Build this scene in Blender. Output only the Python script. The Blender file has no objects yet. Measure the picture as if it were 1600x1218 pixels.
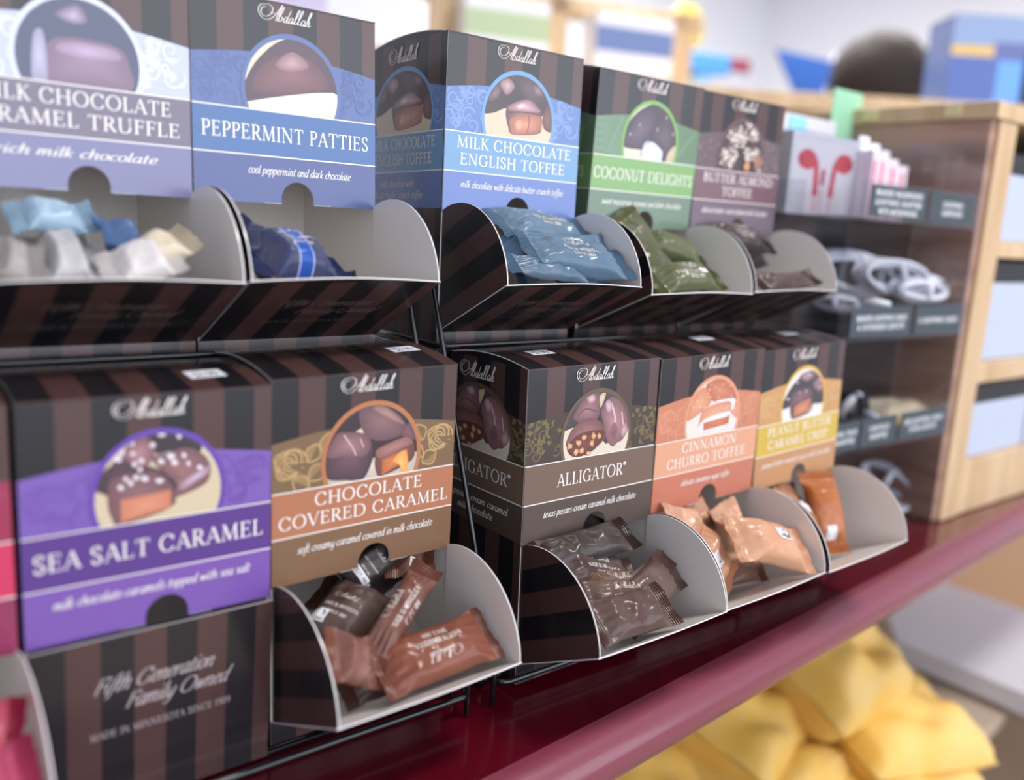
import bpy, math, random
from mathutils import Vector, Matrix, noise
scene = bpy.context.scene
col = scene.collection
Z0 = 1.0655                      # height of the bottom row's lower white line above the floor
# ------------------------------------------------------------------ camera
YAW, PIT, ROL, FPX = 0.67623, 0.18858, 0.05868, 1391.87
CAM = Vector((-0.11088, -0.37780, 0.15918 + Z0))
_f = Vector((math.sin(YAW) * math.cos(PIT), math.cos(YAW) * math.cos(PIT), -math.sin(PIT)))
_r = Vector((math.cos(YAW), -math.sin(YAW), 0.0))
_u = _r.cross(_f)
RIGHT = math.cos(ROL) * _r + math.sin(ROL) * _u
UP = -math.sin(ROL) * _r + math.cos(ROL) * _u
FWD = _f
cd = bpy.data.cameras.new('camera')
cam = bpy.data.objects.new('camera', cd)
col.objects.link(cam)
cam.matrix_world = Matrix(((RIGHT.x, UP.x, -FWD.x, CAM.x), (RIGHT.y, UP.y, -FWD.y, CAM.y),
                           (RIGHT.z, UP.z, -FWD.z, CAM.z), (0, 0, 0, 1)))
cd.sensor_fit = 'HORIZONTAL'
cd.sensor_width = 36.0
cd.lens = FPX / 1600 * 36.0
cd.clip_start = 0.02
cd.dof.use_dof = True
cd.dof.focus_distance = 0.515
cd.dof.aperture_fstop = 3.0
scene.camera = cam
# ------------------------------------------------------------------ world, lights, exposure
world = bpy.data.worlds.new('shop_daylight')
scene.world = world
world.use_nodes = True
bg = world.node_tree.nodes['Background']
bg.inputs[0].default_value = (0.80, 0.87, 1.0, 1)
bg.inputs[1].default_value = 0.4
scene.view_settings.view_transform = 'Standard'
scene.view_settings.look = 'None'
scene.view_settings.exposure = 0.6
scene.view_settings.gamma = 1.0

def area(name, loc, target, sx, sy, power, color):
    ld = bpy.data.lights.new(name, 'AREA')
    ld.shape = 'RECTANGLE'
    ld.size, ld.size_y, ld.energy, ld.color = sx, sy, power, color
    o = bpy.data.objects.new(name, ld)
    col.objects.link(o)
    o.location = loc
    o.rotation_euler = (Vector(target) - Vector(loc)).to_track_quat('-Z', 'Y').to_euler()
    return o
# daylight through the shop windows behind and to the right of the camera, plus two added overhead lamps
area('shop_window_light', (1.1, -2.9, Z0 + 0.72), (1.0, 0, Z0 + 0.66), 5.2, 2.1, 70, (0.86, 0.90, 1.0))
area('added_highlight_light', (0.9, -0.7, Z0 + 1.75), (0.9, -0.6, Z0), 0.7, 0.32, 20, (1.0, 0.95, 0.88))  # added overhead lamp that gives the wrappers their highlights
area('added_wall_light', (2.3, 1.5, Z0 + 1.72), (2.3, 1.6, Z0), 1.6, 1.2, 100, (1.0, 0.99, 0.97))  # added overhead lamp that brightens the far wall

# ------------------------------------------------------------------ helpers
def S(r, g=None, b=None):
    """sRGB 0..255 -> linear rgba"""
    if g is None:
        r, g, b = r
    def f(c):
        c = c / 255.0
        return c / 12.92 if c <= 0.04045 else ((c + 0.055) / 1.055) ** 2.4
    return (f(r), f(g), f(b), 1.0)

def at(px, py, Y):
    d = (px - 800) / FPX * RIGHT - (py - 609) / FPX * UP + FWD
    return CAM + d * ((Y - CAM.y) / d.y)

def at_z(px, py, Z):
    d = (px - 800) / FPX * RIGHT - (py - 609) / FPX * UP + FWD
    return CAM + d * ((Z + Z0 - CAM.z) / d.z)

def at_d(px, py, D):
    d = (px - 800) / FPX * RIGHT - (py - 609) / FPX * UP + FWD
    return CAM + d * D

def ray_plane(px, py, o, n):
    d = (px - 800) / FPX * RIGHT - (py - 609) / FPX * UP + FWD
    return CAM + d * ((o - CAM).dot(n) / d.dot(n))

MATS = {}
def mat(name, color, rough=0.5, metal=0.0, coat=0.0, spec=0.5, bump=0.0, bscale=60.0, var=0.0, vscale=8.0,
        stretch=None, color2=None, trans=0.0, emit=0.0):
    if name in MATS:
        return MATS[name]
    m = bpy.data.materials.new(name)
    m.use_nodes = True
    nt = m.node_tree
    b = nt.nodes['Principled BSDF']
    c = S(color) if len(color) == 3 else color
    b.inputs['Base Color'].default_value = c
    b.inputs['Roughness'].default_value = rough
    b.inputs['Metallic'].default_value = metal
    b.inputs['Coat Weight'].default_value = coat
    b.inputs['Coat Roughness'].default_value = 0.12
    b.inputs['Specular IOR Level'].default_value = spec
    b.inputs['Transmission Weight'].default_value = trans
    if emit:
        b.inputs['Emission Color'].default_value = c
        b.inputs['Emission Strength'].default_value = emit
    if color2 is not None or bump:
        tc = nt.nodes.new('ShaderNodeTexCoord')
        mp = nt.nodes.new('ShaderNodeMapping')
        nt.links.new(tc.outputs['Object'], mp.inputs[0])
        if stretch:
            mp.inputs['Scale'].default_value = stretch
        n = nt.nodes.new('ShaderNodeTexNoise')
        n.inputs['Scale'].default_value = vscale if color2 is not None else bscale
        n.inputs['Detail'].default_value = 5
        nt.links.new(mp.outputs[0], n.inputs['Vector'])
        if color2 is not None:
            r = nt.nodes.new('ShaderNodeValToRGB')
            r.color_ramp.elements[0].position = 0.35
            r.color_ramp.elements[1].position = 0.68
            r.color_ramp.elements[0].color = c
            r.color_ramp.elements[1].color = S(color2)
            nt.links.new(n.outputs[0], r.inputs[0])
            nt.links.new(r.outputs[0], b.inputs['Base Color'])
        if bump:
            n2 = nt.nodes.new('ShaderNodeTexNoise')
            n2.inputs['Scale'].default_value = bscale
            nt.links.new(mp.outputs[0], n2.inputs['Vector'])
            bp = nt.nodes.new('ShaderNodeBump')
            bp.inputs['Strength'].default_value = bump
            bp.inputs['Distance'].default_value = 0.002
            nt.links.new(n2.outputs[0], bp.inputs['Height'])
            nt.links.new(bp.outputs[0], b.inputs['Normal'])
    MATS[name] = m
    return m

def ink_mat(name, rough, coat, spec, bump=0.0, bscale=300.0, coat_rough=0.1):
    m = mat(name, (128, 128, 128), rough, coat=coat, spec=spec, bump=bump, bscale=bscale)
    nt = m.node_tree
    b = nt.nodes['Principled BSDF']
    b.inputs['Coat Roughness'].default_value = coat_rough
    a = nt.nodes.new('ShaderNodeAttribute')
    a.attribute_name = 'ink'
    nt.links.new(a.outputs['Color'], b.inputs['Base Color'])
    return m
CARD = ink_mat('printed_card', 0.5, 0.85, 0.3, coat_rough=0.2)
FILM = ink_mat('printed_film', 0.30, 0.22, 0.18, coat_rough=0.05)
PAPER = ink_mat('printed_paper', 0.6, 0.0, 0.3)

def clear_mat(name, tint, gloss=0.12):
    m = bpy.data.materials.new(name)
    m.use_nodes = True
    nt = m.node_tree
    for n in list(nt.nodes):
        if n.type != 'OUTPUT_MATERIAL':
            nt.nodes.remove(n)
    out = nt.nodes['Material Output']
    t = nt.nodes.new('ShaderNodeBsdfTransparent')
    t.inputs[0].default_value = tint
    g = nt.nodes.new('ShaderNodeBsdfGlossy')
    g.inputs['Roughness'].default_value = 0.08
    fr = nt.nodes.new('ShaderNodeLayerWeight')
    fr.inputs[0].default_value = 0.5
    pw = nt.nodes.new('ShaderNodeMath')
    pw.operation = 'POWER'
    pw.inputs[1].default_value = 4.0
    ad = nt.nodes.new('ShaderNodeMath')
    ad.operation = 'MULTIPLY_ADD'
    ad.inputs[1].default_value = 0.5
    ad.inputs[2].default_value = gloss * 0.3
    mx = nt.nodes.new('ShaderNodeMixShader')
    nt.links.new(fr.outputs['Facing'], pw.inputs[0])
    nt.links.new(pw.outputs[0], ad.inputs[0])
    nt.links.new(ad.outputs[0], mx.inputs[0])
    nt.links.new(t.outputs[0], mx.inputs[1])
    nt.links.new(g.outputs[0], mx.inputs[2])
    nt.links.new(mx.outputs[0], out.inputs[0])
    return m
ACRYLIC = clear_mat('clear_acrylic', (0.93, 0.94, 0.96, 1))

class MB:
    """mesh collector: vertices, faces and one ink colour per face (or one per corner)"""
    def __init__(s):
        s.v, s.f, s.c = [], [], []
    def poly(s, pts, c):
        n = len(s.v)
        s.v += [tuple(p) for p in pts]
        s.f.append(tuple(range(n, n + len(pts))))
        s.c.append(c)
    def box(s, a, b, c=(1, 1, 1, 1)):
        (x0, y0, z0), (x1, y1, z1) = a, b
        P = [(x0, y0, z0), (x1, y0, z0), (x1, y1, z0), (x0, y1, z0), (x0, y0, z1), (x1, y0, z1), (x1, y1, z1), (x0, y1, z1)]
        for q in ((0, 3, 2, 1), (4, 5, 6, 7), (0, 1, 5, 4), (1, 2, 6, 5), (2, 3, 7, 6), (3, 0, 4, 7)):
            s.poly([P[i] for i in q], c)
    def slab(s, outer, shift, c_out, c_in, c_rim):
        """closed card: outline pts (3d), thickness vector shift"""
        sh = Vector(shift)
        inn = [Vector(p) + sh for p in outer]
        s.poly(outer, c_out)
        s.poly(list(reversed(inn)), c_in)
        n = len(outer)
        for i in range(n):
            j = (i + 1) % n
            s.poly([outer[j], outer[i], inn[i], inn[j]], c_rim)
    def tube(s, pts, r, c=(1, 1, 1, 1), n=10, caps=True):
        pts = [Vector(p) for p in pts]
        rings = []
        up = Vector((0, 0, 1))
        for i, p in enumerate(pts):
            t = (pts[min(i + 1, len(pts) - 1)] - pts[max(i - 1, 0)])
            t = t.normalized() if t.length > 1e-9 else Vector((1, 0, 0))
            a = t.cross(up)
            if a.length < 1e-3:
                a = t.cross(Vector((1, 0, 0)))
            a.normalize()
            b = a.cross(t)
            up = b
            rr = r[i] if isinstance(r, (list, tuple)) else r
            rings.append([p + rr * (math.cos(k * 2 * math.pi / n) * a + math.sin(k * 2 * math.pi / n) * b) for k in range(n)])
        base = len(s.v)
        for ring in rings:
            s.v += [tuple(q) for q in ring]
        for i in range(len(rings) - 1):
            for k in range(n):
                k2 = (k + 1) % n
                s.f.append((base + i * n + k, base + i * n + k2, base + (i + 1) * n + k2, base + (i + 1) * n + k))
                s.c.append(c)
        if caps:
            s.f.append(tuple(base + k for k in reversed(range(n)))); s.c.append(c)
            e = base + (len(rings) - 1) * n
            s.f.append(tuple(e + k for k in range(n))); s.c.append(c)
    def build(s, name, material, parent=None, smooth=False, bevel=0.0, weld=False):
        me = bpy.data.meshes.new(name)
        me.from_pydata(s.v, [], s.f)
        at_ = me.color_attributes.new('ink', 'FLOAT_COLOR', 'CORNER')
        arr = []
        for f, c in zip(s.f, s.c):
            if isinstance(c, list):
                for q in c:
                    arr += list(q)
            else:
                arr += list(c) * len(f)
        at_.data.foreach_set('color', arr)
        me.materials.append(material)
        if smooth:
            me.polygons.foreach_set('use_smooth', [True] * len(me.polygons))
        me.update()
        o = bpy.data.objects.new(name, me)
        col.objects.link(o)
        if parent is not None:
            o.parent = parent
        if bevel or weld:
            w = o.modifiers.new('weld', 'WELD')
            w.merge_threshold = 0.00005
        if bevel:
            b = o.modifiers.new('bevel', 'BEVEL')
            b.width = bevel
            b.segments = 3
            b.limit_method = 'ANGLE'
        return o

def tag(o, label=None, cat=None, group=None, kind=None):
    if label: o['label'] = label
    if cat: o['category'] = cat
    if group: o['group'] = group
    if kind: o['kind'] = kind
    return o

def empty(name, loc, label, cat, group=None, mw=None):
    o = bpy.data.objects.new(name, None)
    o.empty_display_size = 0.02
    col.objects.link(o)
    if mw is not None:
        o.matrix_world = mw
    else:
        o.location = loc
    return tag(o, label, cat, group)

def block(name, a, b, material, parent=None, bevel=0.002):
    m = MB()
    m.box(a, b)
    return m.build(name, material, parent, bevel=bevel)

def catmull(pts, k=6, closed=False):
    n = len(pts)
    if n < 3:
        return list(pts)
    out = []
    rng = n if closed else n - 1
    for i in range(rng):
        if closed:
            p0, p1, p2, p3 = pts[(i - 1) % n], pts[i], pts[(i + 1) % n], pts[(i + 2) % n]
        else:
            p0, p1, p2, p3 = pts[max(i - 1, 0)], pts[i], pts[i + 1], pts[min(i + 2, n - 1)]
        for j in range(k):
            t = j / k
            out.append(tuple(0.5 * ((2 * p1[a]) + (-p0[a] + p2[a]) * t + (2 * p0[a] - 5 * p1[a] + 4 * p2[a] - p3[a]) * t * t
                                    + (-p0[a] + 3 * p1[a] - 3 * p2[a] + p3[a]) * t ** 3) for a in range(len(p1))))
    if not closed:
        out.append(tuple(pts[-1]))
    return out

def clip_poly(sub, clip):
    """Sutherland-Hodgman, clip convex and counter-clockwise"""
    out = sub
    n = len(clip)
    for i in range(n):
        ax, ay = clip[i]
        bx, by = clip[(i + 1) % n]
        inp, out = out, []
        if not inp:
            return []
        ex, ey = bx - ax, by - ay
        def side(p):
            return ex * (p[1] - ay) - ey * (p[0] - ax)
        for j in range(len(inp)):
            p, q = inp[j], inp[(j + 1) % len(inp)]
            sp, sq = side(p), side(q)
            if sp >= 0:
                out.append(p)
            if (sp >= 0) != (sq >= 0):
                t = sp / (sp - sq)
                out.append((p[0] + t * (q[0] - p[0]), p[1] + t * (q[1] - p[1])))
    return out

EPS = 0.000008
class Paint:
    """flat ink shapes printed on one face of a card: 2d shapes -> thin stacked polygons"""
    def __init__(s, mb, o, ex, ey):
        s.mb, s.o, s.ex, s.ey = mb, Vector(o), Vector(ex), Vector(ey)
        s.n = s.ex.cross(s.ey).normalized()
        s.k = 2
        s.hold = False
    def P(s, p):
        return s.o + s.ex * p[0] + s.ey * p[1] + s.n * (s.k * EPS)
    def poly(s, pts, c, clip=None, up=True):
        if up:
            s.k += .3 if s.hold else 1
        if clip:
            pts = clip_poly(list(pts), clip)
        if len(pts) >= 3:
            s.mb.poly([s.P(p) for p in pts], c)
    def rect(s, x0, y0, x1, y1, c, clip=None):
        s.poly([(x0, y0), (x1, y0), (x1, y1), (x0, y1)], c, clip)
    def fan(s, pts, c0, c1, ctr=None, clip=None):
        """print with a soft tone change: c0 at ctr, c1 on the rim"""
        if clip:
            pts = clip_poly(list(pts), clip)
        if len(pts) < 3:
            return
        s.k += 1
        if ctr is None:
            ctr = (sum(p[0] for p in pts) / len(pts), sum(p[1] for p in pts) / len(pts))
        for i in range(len(pts)):
            a, b = pts[i], pts[(i + 1) % len(pts)]
            s.mb.poly([s.P(ctr), s.P(a), s.P(b)], [c0, c1, c1])
    def line(s, pts, w, c, clip=None, up=True, cap=False):
        if up:
            s.k += .3 if s.hold else 1
        for i, q in enumerate(ribbon(pts, w)):
            s.k += .2 if i % 2 else -.2
            s.poly(q, c, clip, up=False)

def ribbon(pts, w):
    n = len(pts)
    L, R = [], []
    for i, p in enumerate(pts):
        a, b = pts[max(i - 1, 0)], pts[min(i + 1, n - 1)]
        dx, dy = b[0] - a[0], b[1] - a[1]
        l = math.hypot(dx, dy) or 1e-9
        ww = (w[i] if isinstance(w, (list, tuple)) else w) / 2
        nx, ny = -dy / l * ww, dx / l * ww
        L.append((p[0] + nx, p[1] + ny))
        R.append((p[0] - nx, p[1] - ny))
    return [[R[i], R[i + 1], L[i + 1], L[i]] for i in range(n - 1)]
# ------------------------------------------------------------------ lettering (drawn with pen strokes)
# roman capitals: k thick stem, t hairline, c curve, s serif (x, y, half width)
def _o(x0, x1, y0=0.0, y1=1.0):
    cx, cy, a, b = (x0 + x1) / 2, (y0 + y1) / 2, (x1 - x0) / 2, (y1 - y0) / 2
    return [(cx + a * math.cos(i * math.pi / 6), cy + b * math.sin(i * math.pi / 6)) for i in range(13)]
def _stem(x, foot=True, head=True):
    r = [('k', [(x, 0), (x, 1)])]
    if foot: r.append(('s', x, 0.02, .14))
    if head: r.append(('s', x, 0.98, .14))
    return r
_P = _stem(.17) + [('c', [(.17, .975), (.4, .975), (.56, .87), (.57, .66), (.42, .49), (.17, .48)])]
_C = [('c', [(.80, .74), (.70, .92), (.48, 1.0), (.22, .87), (.09, .5), (.22, .13), (.48, 0), (.70, .07), (.83, .25)]), ('t', [(.80, .70), (.80, .97)])]
CAPS = {
 'A': (.84, [('t', [(.08, 0), (.42, 1)]), ('k', [(.42, 1), (.76, 0)]), ('t', [(.2, .34), (.62, .34)]), ('s', .08, .02, .11), ('s', .76, .02, .14)]),
 'B': (.72, _stem(.17) + [('c', [(.17, .975), (.4, .975), (.54, .76), (.4, .54), (.17, .53)]), ('c', [(.17, .53), (.44, .53), (.62, .28), (.45, .025), (.17, .025)])]),
 'C': (.90, _C),
 'D': (.98, _stem(.17) + [('c', [(.17, .975), (.5, .975), (.8, .82), (.89, .5), (.8, .18), (.5, .025), (.17, .025)])]),
 'E': (.72, _stem(.17) + [('t', [(.17, .972), (.6, .972)]), ('t', [(.17, .53), (.5, .53)]), ('t', [(.17, .028), (.64, .028)]), ('t', [(.6, 1), (.6, .8)]), ('t', [(.64, 0), (.65, .23)]), ('t', [(.5, .63), (.5, .43)])]),
 'F': (.64, _stem(.17) + [('t', [(.17, .972), (.6, .972)]), ('t', [(.17, .53), (.5, .53)]), ('t', [(.6, 1), (.6, .8)]), ('t', [(.5, .63), (.5, .43)])]),
 'G': (.96, _C + [('k', [(.80, .05), (.80, .42)]), ('s', .80, .43, .14)]),
 'H': (.96, _stem(.17) + _stem(.78) + [('t', [(.17, .52), (.78, .52)])]),
 'I': (.36, _stem(.18)),
 'K': (.78, _stem(.17) + [('t', [(.64, 1), (.2, .47)]), ('k', [(.3, .58), (.7, 0)]), ('s', .64, .98, .11), ('s', .72, .02, .11)]),
 'L': (.66, _stem(.17) + [('t', [(.17, .028), (.6, .028)]), ('t', [(.6, 0), (.61, .24)])]),
 'M': (1.08, [('t', [(.13, 0), (.19, 1)]), ('k', [(.19, 1), (.53, .03)]), ('t', [(.53, .03), (.87, 1)]), ('k', [(.92, 0), (.87, 1)]), ('s', .13, .02, .11), ('s', .92, .02, .14), ('s', .15, .98, .09), ('s', .92, .98, .09)]),
 'N': (.96, [('t', [(.15, 0), (.15, 1)]), ('k', [(.15, 1), (.79, 0)]), ('t', [(.79, 0), (.79, 1)]), ('s', .15, .02, .11), ('s', .1, .98, .09), ('s', .79, .98, .11)]),
 'O': (1.0, [('c', _o(.08, .92))]),
 'P': (.66, _P),
 'R': (.78, _P + [('k', [(.36, .5), (.70, 0)]), ('s', .73, .02, .1)]),
 'S': (.64, [('c', [(.51, .78), (.42, .96), (.29, 1), (.12, .88), (.12, .68), (.30, .53), (.48, .38), (.54, .2), (.40, .02), (.26, 0), (.10, .2)]), ('t', [(.51, .74), (.51, .97)]), ('t', [(.09, .26), (.09, .03)])]),
 'T': (.80, [('k', [(.4, 0), (.4, 1)]), ('t', [(.06, .972), (.74, .972)]), ('t', [(.06, 1), (.05, .78)]), ('t', [(.74, 1), (.75, .78)]), ('s', .4, .02, .15)]),
 'U': (.92, [('k', [(.17, 1), (.17, .32)]), ('c', [(.17, .36), (.2, .14), (.33, .02), (.47, 0), (.62, .04), (.74, .18), (.76, .36)]), ('t', [(.76, .34), (.76, 1)]), ('s', .17, .98, .14), ('s', .76, .98, .11)]),
 'V': (.82, [('k', [(.07, 1), (.42, 0)]), ('t', [(.42, 0), (.76, 1)]), ('s', .07, .98, .13), ('s', .76, .98, .11)]),
 'W': (1.2, [('k', [(.07, 1), (.36, 0)]), ('t', [(.36, 0), (.6, 1)]), ('k', [(.6, 1), (.86, 0)]), ('t', [(.86, 0), (1.12, 1)]), ('s', .07, .98, .13), ('s', 1.12, .98, .11)]),
 'X': (.8, [('k', [(.08, 1), (.72, 0)]), ('t', [(.08, 0), (.72, 1)])]),
 'Y': (.8, [('k', [(.07, 1), (.4, .45)]), ('t', [(.73, 1), (.4, .45)]), ('k', [(.4, 0), (.4, .45)]), ('s', .4, .02, .14)]),
 '0': (.62, [('c', _o(.07, .55))]), '1': (.42, _stem(.22, True, False) + [('t', [(.06, .84), (.22, 1)])]),
 '9': (.62, [('c', _o(.08, .54, .42, 1)), ('c', [(.54, .72), (.5, .35), (.3, .03), (.12, .0)])]),
 '6': (.62, [('c', _o(.08, .54, 0, .58)), ('c', [(.08, .28), (.14, .65), (.34, .95), (.5, 1)])]),
 '5': (.6, [('t', [(.5, .97), (.16, .97)]), ('t', [(.16, .97), (.12, .55)]), ('c', [(.12, .55), (.36, .62), (.52, .32), (.36, .02), (.08, .08)])]),
 '$': (.64, [('c', [(.51, .78), (.42, .96), (.29, 1), (.12, .88), (.12, .68), (.30, .53), (.48, .38), (.54, .2), (.40, .02), (.26, 0), (.10, .2)]), ('t', [(.31, -.12), (.31, 1.12)])]),
 '.': (.28, [('k', [(.12, 0), (.12, .13)])]), '-': (.42, [('t', [(.06, .4), (.34, .4)])]), ' ': (.36, []),
 "'": (.22, [('t', [(.1, 1), (.1, .75)])]),
 '*': (.3, [('c', [(.15 + .11 * math.cos(i * .7854), .9 + .11 * math.sin(i * .7854)) for i in range(9)])]),
}
_bowl = ('c', [(.62, .9), (.42, 1), (.16, .8), (.06, .38), (.2, 0), (.42, .12), (.6, .5)])
ITAL = {   # slanted humanist lower case, x height 1
 'a': (.80, [_bowl, ('c', [(.66, 1), (.6, .3), (.66, .0), (.8, .1)])]),
 'b': (.76, [('c', [(.12, 1.7), (.1, 1.0), (.1, .1)]), ('c', [(.1, .55), (.36, 1), (.62, .85), (.62, .35), (.38, 0), (.1, .12)])]),
 'c': (.64, [('c', [(.58, .85), (.36, 1), (.1, .65), (.12, .15), (.36, 0), (.58, .15)])]),
 'd': (.82, [_bowl, ('c', [(.70, 1.7), (.62, .6), (.64, .02), (.8, .1)])]),
 'e': (.68, [('c', [(.1, .45), (.48, .55), (.56, .86), (.36, 1), (.1, .65), (.14, .1), (.4, 0), (.62, .18)])]),
 'f': (.52, [('c', [(.66, 1.6), (.5, 1.72), (.34, 1.4), (.24, .2), (.14, -.45), (-.04, -.58)]), ('c', [(.04, .95), (.54, .95)])]),
 'g': (.80, [_bowl, ('c', [(.68, 1), (.6, -.1), (.46, -.55), (.2, -.6), (.02, -.4)])]),
 'h': (.78, [('c', [(.12, 1.7), (.1, 1.0), (.1, 0)]), ('c', [(.1, .5), (.36, .98), (.58, .85), (.54, .2), (.6, .0), (.76, .1)])]),
 'i': (.36, [('c', [(.14, 1), (.12, .2), (.18, 0), (.32, .1)]), ('c', [(.17, 1.34), (.17, 1.5)])]),
 'j': (.36, [('c', [(.14, 1), (.1, -.3), (-.1, -.6)])]),
 'k': (.70, [('c', [(.12, 1.7), (.1, 1.0), (.1, 0)]), ('c', [(.56, .95), (.3, .6), (.12, .5)]), ('c', [(.22, .55), (.45, .1), (.66, .02)])]),
 'l': (.36, [('c', [(.16, 1.7), (.12, .2), (.18, 0), (.32, .1)])]),
 'm': (1.16, [('c', [(.12, 1), (.1, .5), (.1, 0)]), ('c', [(.1, .5), (.32, .98), (.5, .85), (.48, .4), (.48, 0)]), ('c', [(.48, .5), (.72, .98), (.9, .85), (.88, .2), (.96, 0), (1.1, .1)])]),
 'n': (.78, [('c', [(.12, 1), (.1, .5), (.1, 0)]), ('c', [(.1, .5), (.36, .98), (.58, .85), (.54, .2), (.6, 0), (.76, .1)])]),
 'o': (.72, [('c', _o(.06, .64))]),
 'p': (.76, [('c', [(.12, 1), (.1, .2), (.08, -.6)]), ('c', [(.1, .55), (.36, 1), (.62, .85), (.62, .35), (.38, 0), (.1, .12)])]),
 'r': (.54, [('c', [(.12, 1), (.1, .5), (.1, 0)]), ('c', [(.1, .5), (.3, .95), (.54, .95)])]),
 's': (.56, [('c', [(.5, .86), (.32, 1), (.12, .8), (.3, .52), (.48, .26), (.32, .02), (.04, .12)])]),
 't': (.50, [('c', [(.22, 1.4), (.16, .2), (.26, 0), (.46, .1)]), ('c', [(.02, .96), (.46, .96)])]),
 'u': (.80, [('c', [(.12, 1), (.1, .2), (.26, 0), (.5, .3), (.6, .6)]), ('c', [(.66, 1), (.6, .3), (.64, 0), (.78, .1)])]),
 'v': (.68, [('c', [(.08, 1), (.28, .02)]), ('c', [(.28, .02), (.62, .95)])]),
 'w': (1.0, [('c', [(.08, 1), (.24, .02)]), ('c', [(.24, .02), (.5, .9)]), ('c', [(.5, .9), (.64, .02)]), ('c', [(.64, .02), (.94, .95)])]),
 'x': (.68, [('c', [(.08, .98), (.6, .02)]), ('c', [(.58, .98), (.06, .02)])]),
 'y': (.76, [('c', [(.12, 1), (.12, .25), (.28, 0), (.58, .5)]), ('c', [(.66, 1), (.56, -.2), (.34, -.6), (.06, -.5)])]),
 '-': (.5, [('c', [(.06, .45), (.42, .45)])]), ' ': (.42, []),
}
for _ch in 'FGOMIT':                      # capitals for the script lines
    ITAL[_ch] = (CAPS[_ch][0] * 1.5, [('c', [(x * 1.5, y * 1.6) for x, y in st[1]]) for st in CAPS[_ch][1] if st[0] != 's'])

def glyph_quads(stroke, thick, thin):
    kd = stroke[0]
    if kd == 's':
        _, x, y, h = stroke
        return [[(x - h, y - thin / 2), (x + h, y - thin / 2), (x + h, y + thin / 2), (x - h, y + thin / 2)]]
    pts = stroke[1]
    if kd == 'k':
        return ribbon(pts, thick)
    if kd == 't':
        return ribbon(pts, thin)
    sm = catmull(pts, 4)
    w = []
    for i in range(len(sm)):
        a, b = sm[max(i - 1, 0)], sm[min(i + 1, len(sm) - 1)]
        l = math.hypot(b[0] - a[0], b[1] - a[1]) or 1e-9
        w.append(thin + (thick - thin) * (abs(b[1] - a[1]) / l) ** 1.4)
    return ribbon(sm, w)

def text_shapes(txt, font, size, thick, thin, slant=0.0, track=0.0):
    x, out = 0.0, []
    for ch in txt:
        adv, strokes = font.get(ch, font[' '])
        for si, st in enumerate(strokes):
            for qi, q in enumerate(glyph_quads(st, thick, thin)):
                out.append([si % 8 * .35 + qi % 2 * .15] + [((px + x + slant * py) * size, py * size) for px, py in q])
        x += adv + track
    return out, (x - track) * size

def write(pt, txt, font, x, y, size, c, width=None, align='c', thick=.135, thin=.06, slant=0.0, track=0.08, rot=0.0, clip=None, mapf=None):
    qs, w = text_shapes(txt, font, size, thick, thin, slant, track)
    sx = 1.0 if width is None else width / w
    off = {'c': -w * sx / 2, 'l': 0, 'r': -w * sx}[align]
    pt.k += 1
    cr, sr = math.cos(rot), math.sin(rot)
    k0 = pt.k
    for q in qs:
        qq = []
        pt.k = k0 + q[0]
        for px, py in q[1:]:
            u, v = px * sx + off, py
            qq.append((x + u * cr - v * sr, y + u * sr + v * cr))
        pt.poly(qq, c, clip, up=False)
    pt.k = k0 + 3
def caps(pt, txt, x, y, h, c, width=None, **k):
    write(pt, txt, CAPS, x, y, h, c, width, **k)
def ital(pt, txt, x, y, xh, c, width=None, **k):
    k.setdefault('slant', .22)
    k.setdefault('thick', .165)
    k.setdefault('thin', .10)
    k.setdefault('track', .03)
    write(pt, txt, ITAL, x, y, xh, c, width, **k)

LOGO = []   # the maker's name in copperplate script, about 1000 wide
def _logo():
    A1 = [(430, 272), (372, 190), (300, 95), (215, 22), (125, -6), (45, 30), (2, 110), (22, 190), (90, 232), (190, 236), (248, 205), (250, 150), (205, 85), (130, 45), (70, 62), (46, 118), (80, 182), (150, 200)]
    A2 = [(432, 275), (385, 180), (330, 70), (305, 8), (330, 12), (360, 40)]
    A3 = [(235, 105), (300, 118), (372, 100)]
    LOGO.extend([(A1, 0), (A2, 1), (A3, 0)])
    L = {'b': (92, [[(0, 15), (40, 130), (62, 222), (48, 240), (28, 190), (14, 60), (18, 8), (42, 0), (66, 30), (66, 75), (48, 90)]]),
         'd': (98, [[(70, 82), (45, 96), (14, 60), (12, 14), (34, 0), (62, 40), (72, 90)], [(98, 205), (72, 60), (70, 10), (82, 0), (100, 22)]]),
         'a': (94, [[(70, 82), (45, 96), (14, 60), (12, 14), (34, 0), (62, 40), (72, 90)], [(74, 92), (66, 22), (74, 0), (96, 22)]]),
         'l': (62, [[(0, 22), (40, 130), (58, 222), (44, 240), (26, 185), (14, 40), (22, 0), (42, 5), (62, 24)]]),
         'h': (100, [[(0, 22), (40, 130), (58, 222), (44, 240), (26, 170), (10, 0)], [(12, 40), (38, 90), (56, 80), (50, 18), (60, 0), (92, 26)]])}
    x = 330
    for ch in 'bdallah':
        adv, ss = L[ch]
        for s_ in ss:
            LOGO.append(([(px + x + .30 * py, py) for px, py in s_], 1))
        x += adv
_logo()
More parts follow.
